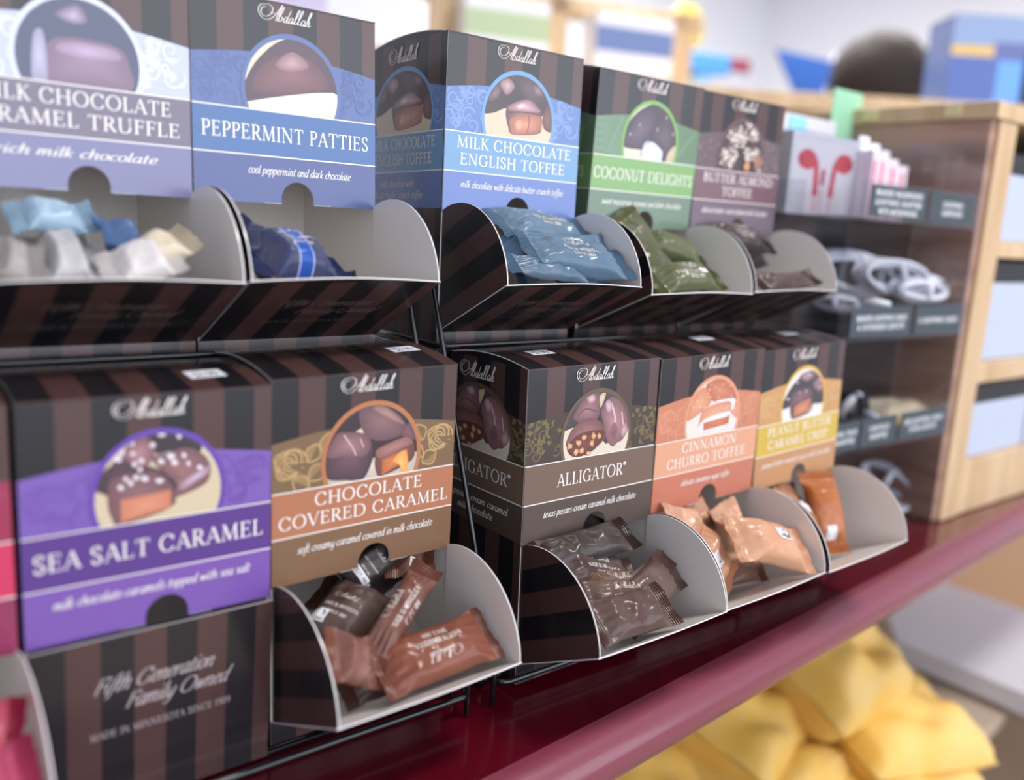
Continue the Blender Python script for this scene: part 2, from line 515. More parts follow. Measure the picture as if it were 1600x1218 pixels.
def logo(pt, x, y, width, c, mirror=1, rot=0.0, mapf=None, bold=1.0):
    pt.k += 1
    sc = width / 1060.0
    cr, sr = math.cos(rot), math.sin(rot)
    for pts, kind in LOGO:
        sm = catmull(pts, 5)
        w = []
        for i in range(len(sm)):
            a, b = sm[max(i - 1, 0)], sm[min(i + 1, len(sm) - 1)]
            l = math.hypot(b[0] - a[0], b[1] - a[1]) or 1e-9
            down = abs(b[1] - a[1]) / l
            w.append((6.5 + (14 if kind else 11) * down ** 2 * (1 if i / len(sm) > .25 or kind == 0 else .6)) * bold)
        pt.k += .4
        for i, q in enumerate(ribbon(sm, w)):
            pt.k += .2 if i % 2 else -.2
            pt.poly([(x + (px * sc) * cr - py * sc * sr, y + px * sc * sr + py * sc * cr) for px, py in q], c, up=False)
# ------------------------------------------------------------------ candy boxes
W, HB, H0, CUT, TOPH, L1H = 0.105, -0.110, -0.097, -0.0245, 0.079, 0.0232
WHITE_CARD = S(228, 222, 216)
RIM = S(232, 230, 228)
DARK, BROWN = S(22, 20, 25), S(76, 51, 48)
INKW = S(238, 232, 226)
GOLD = S(190, 160, 125)
STRIPE = 0.0138
NOTCH = [(0.0567 + 0.0095 * math.cos(math.radians(a)), -0.022 + 0.0095 * math.sin(math.radians(a))) for a in range(195, -16, -15)]

def mixc(a, b, t):
    return tuple(a[i] + (b[i] - a[i]) * t for i in range(4))

def blob(cx, cy, rx, ry, n=14, wob=0.0, seed=0, rot=0.0):
    rnd = random.Random(seed)
    out = []
    for i in range(n):
        a = 2 * math.pi * i / n
        k = 1 + wob * (rnd.random() - .5)
        x, y = rx * k * math.cos(a), ry * k * math.sin(a)
        out.append((cx + x * math.cos(rot) - y * math.sin(rot), cy + x * math.sin(rot) + y * math.cos(rot)))
    return out

def arch_pts(cx, rx, ry, cy, h1, n=30):
    a0 = math.asin(max(-1, min(1, (h1 - cy) / ry)))
    return [(cx + rx * math.cos(a0 + (math.pi - 2 * a0) * i / n), cy + ry * math.sin(a0 + (math.pi - 2 * a0) * i / n)) for i in range(n + 1)]

class Pic:
    """printed product picture inside an arch window; shapes are given in sketch coordinates"""
    def __init__(s, pt, clip, win, cal):
        s.pt, s.clip, s.win, s.cal = pt, clip, win, cal
    def m(s, p):
        cx, hw, base, slope, ht = s.cal
        X = (p[0] - cx) / hw
        Y = (base + (p[0] - cx) * slope - p[1]) / ht
        wx, whw, wy, wht = s.win
        return (wx + X * whw, wy + Y * wht)
    def g(s, pts, c0, c1, smooth=True, ctr=None):
        q = [s.m(p) for p in pts]
        if smooth:
            q = catmull(q, 4, True)
        s.pt.fan(q, S(c0), S(c1), s.m(ctr) if ctr else None, s.clip)
    def e(s, x, y, rx, ry, c0, c1, wob=.25, seed=1, rot=0.0, n=12):
        s.g(blob(x, y, rx, ry, n, wob, seed, rot), c0, c1)
    def bg(s, c):
        s.pt.poly(s.clip, S(c))
    def l(s, pts, w, c):
        s.pt.line(catmull([s.m(p) for p in pts], 4), w, S(c), s.clip)
    def specks(s, pts, r, c0, c1, seed=3):
        for i, (x, y) in enumerate(pts):
            s.e(x, y, r * (0.7 + .6 * ((i * 7 % 5) / 5)), r * .75, c0, c1, .5, seed + i, n=7)

def pic_salt(p):
    p.bg((206, 190, 158))
    p.g([(60, 760), (180, 560), (420, 480), (640, 500), (860, 560), (980, 700), (950, 800), (500, 900), (120, 800)], (62, 48, 58), (70, 55, 62))
    p.g([(600, 210), (800, 120), (1050, 140), (1230, 240), (1180, 330), (900, 330), (720, 370)], (52, 46, 54), (60, 50, 58))
    p.g([(340, 420), (470, 260), (600, 215), (690, 270), (700, 380), (600, 520), (480, 500), (360, 460)], (176, 128, 132), (120, 84, 90))
    p.g([(200, 580), (330, 440), (500, 530), (420, 620), (220, 660)], (84, 62, 70), (80, 58, 64))
    p.g([(680, 400), (830, 360), (1050, 280), (1250, 330), (1335, 440), (1330, 560), (1250, 660), (960, 790), (920, 740), (960, 640), (860, 590), (700, 470)], (150, 110, 108), (118, 82, 86))
    p.g([(980, 660), (1200, 500), (1325, 450), (1320, 520), (1200, 600), (1010, 720)], (200, 180, 200), (160, 120, 130))
    p.g([(200, 760), (260, 640), (560, 560), (720, 545), (880, 660), (905, 720), (890, 900), (330, 1110), (240, 1060), (195, 930)], (140, 100, 104), (112, 78, 82))
    p.g([(330, 860), (880, 720), (880, 905), (330, 1085)], (216, 146, 118), (196, 122, 92), smooth=False)
    p.specks([(470, 385), (350, 390), (310, 450), (480, 490), (560, 450), (540, 540), (680, 285), (590, 630), (440, 680), (330, 730), (390, 640), (500, 620), (750, 640), (1030, 360), (920, 440), (1080, 440), (770, 440), (880, 380), (460, 280), (780, 170), (970, 165), (1210, 470)], 36, (240, 236, 240), (215, 200, 206))

def pic_caramel(p):
    p.bg((58, 46, 50))
    p.g([(340, 760), (480, 700), (620, 640), (860, 610), (880, 820), (340, 840)], (214, 204, 188), (190, 176, 160))
    p.g([(510, 515), (545, 492), (595, 525)], (222, 212, 180), (200, 186, 150), smooth=False)
    p.g([(530, 420), (570, 392), (640, 380), (720, 400), (785, 465), (770, 520), (640, 555), (560, 520)], (140, 104, 106), (104, 76, 82))
    p.g([(600, 390), (680, 385), (780, 465), (690, 440)], (176, 136, 132), (140, 104, 100))
    p.g([(780, 470), (850, 455), (870, 540), (760, 525)], (128, 92, 94), (100, 72, 76))
    p.g([(370, 745), (368, 640), (405, 540), (450, 514), (560, 520), (602, 570), (608, 650), (560, 750), (470, 756)], (112, 82, 90), (72, 54, 62))
    p.g([(372, 640), (410, 540), (455, 517), (565, 523), (600, 580), (560, 635), (450, 640)], (158, 118, 122), (112, 80, 86))
    p.l([(455, 530), (500, 590), (520, 630)], .0007, (210, 180, 184))
    p.l([(540, 545), (560, 590)], .0006, (206, 176, 180))
    p.g([(622, 640), (640, 590), (790, 530), (832, 560), (828, 650), (660, 735), (625, 700)], (140, 92, 82), (104, 66, 60))
    p.g([(625, 620), (650, 588), (790, 530), (830, 560), (800, 575), (660, 640)], (172, 122, 118), (140, 96, 92))
    p.g([(660, 650), (800, 590), (806, 650), (660, 730)], (214, 134, 78), (176, 98, 56), smooth=False)
    p.g([(720, 650), (790, 600), (806, 720), (770, 715), (758, 680)], (250, 190, 110), (226, 150, 80))

def pic_alligator(p):
    p.bg((214, 202, 182))
    p.g([(690, 560), (740, 420), (880, 330), (1010, 360), (1060, 480), (920, 620), (880, 500), (760, 520)], (62, 56, 62), (74, 62, 66))
    p.g([(745, 460), (790, 385), (850, 345), (880, 380), (870, 480), (800, 520), (740, 500)], (158, 116, 120), (112, 78, 84))
    p.g([(872, 365), (905, 350), (880, 430)], (216, 200, 160), (190, 170, 140))
    p.g([(885, 440), (925, 372), (975, 375), (1020, 420), (1045, 520), (1015, 590), (985, 610), (960, 632), (925, 600), (900, 510)], (176, 132, 136), (122, 86, 90))
    p.l([(940, 400), (965, 480), (955, 560)], .0012, (216, 186, 194))
    p.l([(1000, 440), (1015, 520)], .001, (210, 178, 186))
    p.g([(935, 560), (960, 500), (985, 540), (975, 610), (955, 615)], (120, 84, 88), (140, 100, 104))
    p.g([(1000, 540), (1025, 500), (1040, 540), (1015, 580)], (206, 168, 176), (160, 118, 122))
    p.g([(905, 400), (930, 385), (945, 430), (920, 450)], (214, 186, 194), (170, 128, 134))
    p.g([(800, 370), (835, 355), (850, 390), (815, 410)], (214, 186, 192), (160, 118, 122))
    p.l([(760, 480), (800, 440), (860, 450)], .0009, (110, 76, 82))
    p.l([(745, 570), (800, 525), (880, 520)], .0009, (206, 172, 176))
    p.g([(705, 620), (740, 540), (810, 490), (880, 500), (912, 550), (905, 600), (850, 650), (740, 690), (712, 650)], (162, 116, 114), (116, 76, 76))
    p.g([(712, 640), (780, 570), (890, 545), (908, 575), (860, 650), (790, 690), (735, 690)], (120, 70, 58), (96, 56, 50))
    for i, (x, y) in enumerate([(725, 640), (760, 670), (800, 590), (790, 660), (840, 620), (880, 580), (770, 620), (825, 675), (850, 580)]):
        p.e(x, y, 13, 17, (232, 196, 150), (186, 120, 86), .6, 40 + i)

def pic_churro(p):
    p.bg((220, 214, 206))
    p.g([(410, 400), (520, 352), (620, 400), (640, 480), (470, 510), (430, 460)], (206, 136, 106), (178, 104, 80))
    p.g([(300, 640), (330, 500), (400, 420), (450, 510), (380, 590)], (222, 164, 130), (200, 132, 100))
    p.g([(590, 520), (640, 480), (645, 610), (590, 570)], (220, 160, 130), (204, 140, 110))
    p.g([(470, 515), (600, 480), (610, 520), (590, 560)], (238, 232, 232), (226, 220, 222))
    p.g([(390, 600), (420, 550), (570, 500), (590, 560), (590, 650), (400, 715)], (224, 168, 138), (204, 140, 112))
    p.g([(392, 715), (412, 630), (560, 570), (592, 580), (590, 660)], (244, 240, 240), (226, 216, 214))
    p.g([(412, 650), (560, 605), (585, 590), (580, 650), (415, 700)], (206, 128, 96), (184, 104, 76), smooth=False)
    rnd = random.Random(5)
    p.specks([(rnd.uniform(320, 640), rnd.uniform(370, 560)) for _ in range(46)], 6, (244, 204, 172), (226, 170, 140))

def pic_peanut(p):
    p.bg((226, 220, 212))
    p.g([(905, 560), (960, 420), (1070, 320), (1160, 400), (1180, 510), (1080, 530), (980, 540)], (58, 56, 66), (64, 58, 66))
    p.g([(1000, 360), (1060, 325), (1100, 350), (1050, 390)], (170, 140, 144), (120, 92, 98))
    p.g([(1090, 400), (1130, 350), (1165, 400), (1150, 450), (1110, 440)], (160, 124, 132), (116, 84, 92))
    p.g([(960, 480), (1010, 440), (1060, 430), (1092, 450), (1090, 560), (1000, 620), (965, 600)], (140, 104, 108), (98, 70, 76))
    p.g([(985, 545), (1085, 490), (1085, 570), (985, 615)], (206, 140, 104), (174, 108, 76), smooth=False)
    p.l([(980, 620), (980, 540), (1090, 480), (1092, 570), (980, 622)], .0009, (60, 44, 46))
    p.specks([(1010, 460), (1050, 450), (1060, 345), (1130, 380), (1140, 420), (1030, 360), (990, 400), (940, 500)], 9, (226, 206, 210), (180, 150, 156))

def pic_toffee(p):
    p.bg((208, 192, 166))
    p.g([(740, 640), (760, 480), (880, 400), (1020, 420), (1120, 500), (1160, 640), (1000, 660), (880, 620), (800, 650)], (62, 50, 54), (72, 58, 62))
    p.g([(830, 470), (880, 440), (915, 490), (870, 540)], (196, 164, 168), (128, 98, 104))
    p.g([(930, 460), (1000, 430), (1080, 480), (1100, 560), (1000, 580)], (104, 82, 88), (74, 58, 64))
    p.g([(1090, 660), (1120, 600), (1160, 650), (1155, 760), (1100, 740)], (130, 90, 84), (96, 66, 64))
    p.g([(870, 640), (900, 590), (980, 560), (1040, 580), (1080, 650), (1085, 740), (1060, 775), (920, 780), (890, 740)], (156, 114, 116), (96, 66, 70))
    p.g([(880, 620), (920, 585), (1000, 565), (1055, 610), (1070, 640), (940, 640)], (206, 172, 176), (140, 100, 104))
    p.g([(898, 680), (970, 655), (1078, 668), (1082, 745), (1040, 772), (920, 778), (900, 740)], (210, 146, 116), (160, 100, 82))
    p.l([(1005, 660), (1010, 700), (1000, 772)], .0008, (120, 74, 66))
    p.g([(760, 520), (800, 470), (840, 500), (820, 560), (770, 580)], (140, 106, 110), (86, 68, 72))
    p.g([(1020, 470), (1070, 490), (1080, 540), (1030, 530)], (150, 118, 124), (90, 70, 76))
    p.g([(930, 600), (975, 585), (990, 610), (945, 625)], (236, 214, 216), (190, 154, 158))
    p.g([(930, 700), (965, 690), (970, 740), (935, 750)], (228, 172, 140), (206, 142, 112))
    p.l([(885, 650), (960, 640), (1075, 655)], .0007, (92, 62, 64))

def pic_coconut(p):
    p.bg((214, 208, 190))
    p.g([(330, 560), (350, 420), (440, 300), (560, 255), (690, 330), (740, 500), (720, 600), (640, 690), (600, 600), (470, 590)], (72, 62, 72), (64, 54, 62))
    p.g([(345, 500), (420, 330), (520, 300), (560, 420), (500, 520), (440, 580), (350, 550)], (104, 92, 104), (68, 58, 68))
    p.g([(520, 480), (590, 360), (660, 320), (720, 430), (735, 560), (660, 660), (620, 600)], (96, 84, 94), (66, 54, 62))
    p.g([(475, 600), (490, 540), (540, 530), (620, 590), (622, 680), (600, 700), (500, 640)], (226, 232, 246), (206, 214, 232))
    p.g([(660, 690), (680, 590), (740, 560), (740, 720)], (204, 190, 158), (190, 172, 140))
    p.l([(470, 640), (478, 580), (540, 528), (620, 590)], .0006, (96, 80, 84))
    for i, (x, y) in enumerate([(630, 350), (440, 410), (570, 440), (690, 470), (380, 480)]):
        p.e(x, y, 8, 16, (180, 172, 180), (110, 98, 108), .5, 60 + i)

def pic_almond(p):
    p.bg((66, 52, 56))
    rnd = random.Random(9)
    for k, (cx, cy, rx, ry, n) in enumerate([(440, 420, 105, 110, 34), (600, 400, 60, 80, 16), (360, 620, 85, 110, 30), (570, 590, 80, 70, 22), (660, 700, 50, 90, 12), (530, 310, 45, 30, 8)]):
        p.e(cx, cy, rx, ry, (150, 128, 124), (104, 84, 84), .2, 70 + k)
        for i in range(n):
            a, r = rnd.uniform(0, 6.28), math.sqrt(rnd.random())
            p.e(cx + rx * r * math.cos(a), cy + ry * r * math.sin(a), rnd.uniform(9, 18), rnd.uniform(8, 14), (244, 240, 234), (206, 190, 176), .5, 100 + i, rnd.uniform(0, 3))
    p.e(540, 710, 32, 50, (224, 168, 118), (176, 116, 76), .15, 8)
    p.e(640, 660, 34, 60, (190, 130, 96), (140, 90, 68), .2, 9, .5)

def pic_pattie(p):
    p.bg((214, 204, 184))
    p.g([(940, 350), (1000, 220), (1120, 130), (1260, 160), (1350, 300), (1340, 380), (960, 390)], (96, 70, 78), (80, 62, 74))
    p.g([(1000, 330), (1020, 240), (1120, 190), (1230, 220), (1300, 320), (1200, 350)], (132, 92, 96), (100, 70, 76))
    p.g([(1080, 230), (1150, 180), (1220, 240), (1140, 260)], (186, 150, 156), (134, 100, 106))
    p.g([(970, 370), (1320, 350), (1320, 430), (1120, 440), (990, 410)], (236, 232, 226), (216, 206, 190))

def pic_truffle(p):
    p.bg((74, 78, 104))
    p.g([(170, 330), (170, 190), (250, 150), (440, 160), (490, 230), (480, 330)], (150, 124, 146), (120, 98, 118))
    p.g([(200, 200), (260, 165), (420, 170), (450, 210), (300, 225)], (186, 164, 190), (150, 126, 150))
    p.g([(110, 330), (120, 160), (160, 150), (165, 330)], (186, 182, 206), (150, 144, 168))
    p.g([(200, 70), (290, 20), (330, 80), (270, 100)], (186, 170, 190), (90, 84, 110))

PICS = {'salt': (pic_salt, (760, 700, 1030, -.179, 867)), 'caramel': (pic_caramel, (610, 245, 746, -.157, 368)),
        'alligator': (pic_alligator, (868, 178, 681, -.206, 333)), 'churro': (pic_churro, (470, 168, 722, -.206, 359)),
        'peanut': (pic_peanut, (1040, 128, 618, -.2, 306)), 'toffee': (pic_toffee, (950, 198, 808, .134, 390)),
        'coconut': (pic_coconut, (532, 190, 667, .118, 406)), 'almond': (pic_almond, (488, 207, 768, .157, 490)),
        'pattie': (pic_pattie, (1150, 190, 430, .18, 298)), 'truffle': (pic_truffle, (290, 240, 330, .0, 330))}

# ornaments printed on the band beside the window ---------------------------
def orn_rose(pt, w, clip, c, seed):
    rnd = random.Random(seed)
    for cx, cy, sc, fl in ((.009, .037, 1, 1), (w - .010, .040, .95, -1)):
        for r in (.0014, .0030, .0047, .0064, .0080):
            pts = [(cx + sc * r * (1 + .16 * math.sin(3 * a + r * 900)) * math.cos(a), cy + sc * r * (1 + .16 * math.cos(2 * a + r * 700)) * math.sin(a)) for a in [i * 2 * math.pi / 22 for i in range(20)]]
            pt.line(pts, .0009, c, clip)
        for k in range(16):
            a = k * .3927
            pt.line([(cx + .0064 * sc * math.cos(a), cy + .0064 * sc * math.sin(a)), (cx + .0080 * sc * math.cos(a + .1), cy + .0080 * sc * math.sin(a + .1))], .0004, c, clip)
        for (lx, ly, ang, ln) in ((cx + fl * .0125, cy + .004, 1.1, .010), (cx + fl * .0145, cy - .006, .6, .012), (cx + fl * .006, cy - .0105, -.5, .010), (cx + fl * .020, cy + .008, 1.35, .011)):
            if fl < 0:
                ang = math.pi - ang
            ax, ay = math.cos(ang), math.sin(ang)
            out = [(lx + ax * ln * (t - .5) - ay * .0042 * math.sin(math.pi * t), ly + ay * ln * (t - .5) + ax * .0042 * math.sin(math.pi * t)) for t in [i / 8 for i in range(9)]]
            pt.line(out, .0008, c, clip)
            out2 = [(lx + ax * ln * (t - .5) + ay * .0042 * math.sin(math.pi * t), ly + ay * ln * (t - .5) - ax * .0042 * math.sin(math.pi * t)) for t in [i / 8 for i in range(9)]]
            pt.line(out2, .0008, c, clip)
            for i in range(1, 9):
                t = i / 9
                b = (lx + ax * ln * (t - .5), ly + ay * ln * (t - .5))
                ww = .0040 * math.sin(math.pi * t)
                pt.line([b, (b[0] - ay * ww + ax * .001, b[1] + ax * ww + ay * .001)], .00045, c, clip)

def spiral(cx, cy, r, turns, a0, sgn=1, n=20):
    return [(cx + r * (1 - i / n * .9) * math.cos(a0 + sgn * turns * 6.283 * i / n), cy + r * (1 - i / n * .9) * math.sin(a0 + sgn * turns * 6.283 * i / n)) for i in range(n + 1)]

def orn_swirl(pt, w, clip, c, seed):
    rnd = random.Random(seed)
    for x0, x1 in ((.001, .028), (w - .025, w - .001)):
        for i in range(15):
            cx, cy, r = rnd.uniform(x0, x1), rnd.uniform(.026, .050), rnd.uniform(.0025, .0055)
            pts = spiral(cx, cy, r, 1.3, rnd.uniform(0, 6.28), rnd.choice((-1, 1)))
            n = len(pts)
            pt.line(pts, [.0011 * (1 - j / n) + .0003 for j in range(n)], c, clip)
            a = rnd.uniform(0, 6.28)
            pt.line([(cx + (r + .0009) * math.cos(a + t), cy + (r + .0009) * math.sin(a + t)) for t in [j * .2 for j in range(9)]], [.0004 + .0007 * math.sin(j / 8 * 3.14) for j in range(9)], c, clip)

def orn_scroll(pt, w, clip, c, seed):
    rnd = random.Random(seed)
    for x0, x1 in ((.001, .029), (w - .024, w - .001)):
        for i in range(9):
            cx, cy, r = rnd.uniform(x0, x1), rnd.uniform(.026, .048), rnd.uniform(.003, .0055)
            pt.line(spiral(cx, cy, r, 1.1, rnd.uniform(0, 6.28), rnd.choice((-1, 1))), .0007, c, clip)
        for i in range(24):
            pt.poly(catmull(blob(rnd.uniform(x0, x1), rnd.uniform(.025, .049), rnd.uniform(.0012, .0026), rnd.uniform(.0008, .0015), 9, .8, seed + i, rnd.uniform(0, 3)), 3, True), c, clip)

def orn_lines(pt, w, clip, c, seed):
    for i in range(34):
        y = .0245 + i * .0008
        pt.line([(.0, y + .001 * math.sin(i)), (.012, y + .001), (.030, y - .002)], .00028, c, clip)
    for i in range(26):
        x = w - .026 + i * .001
        pt.line([(x, .023), (x + .004, .052)], .00028, c, clip)
    pt.line([(.012, .024), (.025, .050)], .0008, c, clip)
    pt.line([(w - .024, .026), (w - .004, .046)], .0009, c, clip)

def orn_specks(pt, w, clip, c, seed):
    rnd = random.Random(seed)
    for i in range(90):
        x = rnd.choice((rnd.uniform(0, .03), rnd.uniform(w - .027, w)))
        pt.poly(blob(x, rnd.uniform(.024, .049), rnd.uniform(.0006, .0014), rnd.uniform(.0004, .001), 6, .6, seed + i, rnd.uniform(0, 3)), mixc(c, S(120, 84, 76), rnd.random() * .6), clip)

ORN = {'rose': orn_rose, 'swirl': orn_swirl, 'scroll': orn_scroll, 'lines': orn_lines, 'specks': orn_specks}

def bulge(y, D):
    t = max(0.0, min(1.0, y / D))
    return 0.0042 * 4 * t * (1 - t)

def stripes(pt, x0, x1, y0, y1, first=1):
    pt.rect(x0, y0, x1, y1, DARK)
    k = 0
    while x0 + (2 * k + first) * STRIPE < x1:
        a = x0 + (2 * k + first) * STRIPE
        pt.rect(a, y0, min(a + STRIPE, x1), y1, BROWN)
        k += 1

def art(pt, sp, w, cx, rx, side=False):
    """print one face: striped ground, ornament band, window picture, title band, strap line"""
    band = [(0, L1H), (w, L1H)] + [(w * (1 - i / 14), .0478 + .0052 * math.sin(math.pi * i / 14)) for i in range(15)]
    stripes(pt, 0, w, L1H, TOPH)
    pt.poly(band, S(sp['pat']))
    pt.k += 1
    pt.hold = True
    ORN[sp['orn']](pt, w, band, S(sp['pat2']), sp.get('seed', 4))
    pt.hold = False
    pt.poly(arch_pts(cx, rx, .0300, .0340, L1H), S(sp['rim']))
    win = arch_pts(cx, rx - .0024, .0272, .0342, L1H)
    f, cal = PICS[sp['pic']]
    f(Pic(pt, win, (cx, rx - .0024, L1H, .0382), cal))
    pt.rect(0, 0, w, L1H, S(sp['band']))
    if not side:
        pt.poly([(0, CUT)] + NOTCH + [(w, CUT), (w, 0), (0, 0)], S(sp['low']))
    else:
        pt.rect(0, CUT + .002, w, 0, S(sp['low']))
    for h in (L1H, 0.0):
        pt.rect(0, h - .00032, w, h + .00032, S(sp.get('rule', (238, 232, 226))))

SPECS = {
 'salt': dict(pic='salt', orn='rose', pat=(118, 88, 168), pat2=(108, 76, 158), rim=(100, 66, 162), band=(86, 52, 130), low=(118, 82, 164), t=[('SEA SALT CARAMEL', .097)], sub='milk chocolate caramels topped with sea salt', subw=.084),
 'caramel': dict(pic='caramel', orn='rose', pat=(120, 94, 66), pat2=(186, 154, 104), rim=(178, 116, 76), band=(172, 112, 80), low=(122, 90, 64), t=[('CHOCOLATE', .0626), ('COVERED CARAMEL', .0985)], sub='soft creamy caramel covered in milk chocolate', subw=.079),
 'alligator': dict(pic='alligator', orn='scroll', pat=(66, 56, 46), pat2=(114, 98, 66), rim=(96, 78, 62), band=(112, 90, 76), low=(82, 68, 60), t=[('ALLIGATOR*', .056)], sub='texas pecans-cream caramel-milk chocolate', subw=.0755),
 'churro': dict(pic='churro', orn='rose', pat=(196, 126, 96), pat2=(208, 144, 114), rim=(216, 150, 116), band=(216, 158, 126), low=(190, 116, 92), t=[('CINNAMON', .056), ('CHURRO TOFFEE', .0815)], sub='delicate cinnamon sugar toffee', subw=.05),
 'peanut': dict(pic='peanut', orn='rose', pat=(192, 146, 92), pat2=(202, 160, 108), rim=(208, 168, 66), band=(200, 170, 70), low=(186, 138, 94), t=[('PEANUT BUTTER', .0816), ('CARAMEL CRISP', .0775)], sub='peanut butter caramel crisp in milk chocolate', subw=.088),
 'pattie': dict(pic='pattie', orn='swirl', pat=(84, 104, 154), pat2=(76, 96, 148), rim=(84, 104, 154), band=(64, 104, 156), low=(74, 88, 138), t=[('PEPPERMINT PATTIES', .096)], sub='cool peppermint and dark chocolate', subw=.060, suboff=.006),
 'toffee': dict(pic='toffee', orn='swirl', pat=(94, 124, 180), pat2=(124, 150, 200), rim=(104, 152, 194), band=(108, 152, 190), low=(98, 122, 180), t=[('MILK CHOCOLATE', .0897), ('ENGLISH TOFFEE', .0825)], sub='milk chocolate with delicate butter-crunch toffee', subw=.081),
 'coconut': dict(pic='coconut', orn='lines', pat=(98, 130, 100), pat2=(126, 156, 128), rim=(120, 172, 84), band=(122, 166, 98), low=(104, 128, 108), t=[('COCONUT DELIGHTS', .101)], sub='sweet macaroon coconut and dark chocolate', subw=.082),
 'almond': dict(pic='almond', orn='specks', pat=(96, 80, 84), pat2=(150, 126, 124), rim=(104, 76, 80), band=(116, 84, 94), low=(108, 92, 104), t=[('BUTTER ALMOND', .0865), ('TOFFEE', .038)], sub='delicate butter crunch-almond milk chocolate', subw=.082),
 'truffle': dict(pic='truffle', orn='swirl', pat=(186, 192, 216), pat2=(212, 218, 234), rim=(206, 212, 226), band=(112, 104, 122), low=(118, 118, 154), t=[('MILK CHOCOLATE', .084), ('CARAMEL TRUFFLE', .094)], sub='rich milk chocolate', subw=.07),
 'berry': dict(pic='caramel', orn='rose', pat=(150, 44, 76), pat2=(160, 58, 90), rim=(178, 56, 92), band=(200, 50, 92), low=(140, 46, 84), t=[], sub=' ', subw=.05),
}

BOXPOSE = {   # corner of each front face: x, y, z, yaw, roll, tilt
 'B0': (-0.1585, 0.0028, -0.0004, .0097, 0, -.01), 'B1': (-0.0511, 0.0033, -0.0004, 0.0097, 0.0006, -0.0100), 'B2': (0.0555, 0.0064, 0.0016, 0.0174, -0.0153, -0.0222),
 'B3': (0.2000, -0.0065, -0.0002, -0.0029, -0.0151, 0.0116), 'B4': (0.3108, -0.0028, -0.0003, -0.0001, -0.0266, -0.0166), 'B5': (0.4213, -0.0003, -0.0007, 0.0084, -0.0337, 0.0043),
 'T1': (-0.0590, 0.0845, 0.1850, 0.0120, 0.0006, 0.04), 'T2': (0.0469, 0.0860, 0.1847, 0.0185, 0.0006, 0.0567), 'T3': (0.1917, 0.0765, 0.1860, -0.0149, 0.0080, 0.0212),
 'T4': (0.3151, 0.0814, 0.1832, -0.0016, 0.0003, -0.0361), 'T5': (0.4222, 0.0831, 0.1828, 0.0055, -0.0032, -0.0107)}

def pose_matrix(k):
    x, y, z, ya, ro, t = BOXPOSE[k]
    c, s, cr, sr, ct, st = math.cos(ya), math.sin(ya), math.cos(ro), math.sin(ro), math.cos(t), math.sin(t)
    def P(u, dep, h):
        ly, lz = dep * ct + h * st, h * ct - dep * st
        u, lz = u * cr + lz * sr, lz * cr - u * sr
        return Vector((u * c - ly * s, u * s + ly * c, lz))
    a, b, d = P(1, 0, 0), P(0, 1, 0), P(0, 0, 1)
    return Matrix(((a.x, b.x, d.x, x), (a.y, b.y, d.y, y), (a.z, b.z, d.z, z + Z0), (0, 0, 0, 1)))

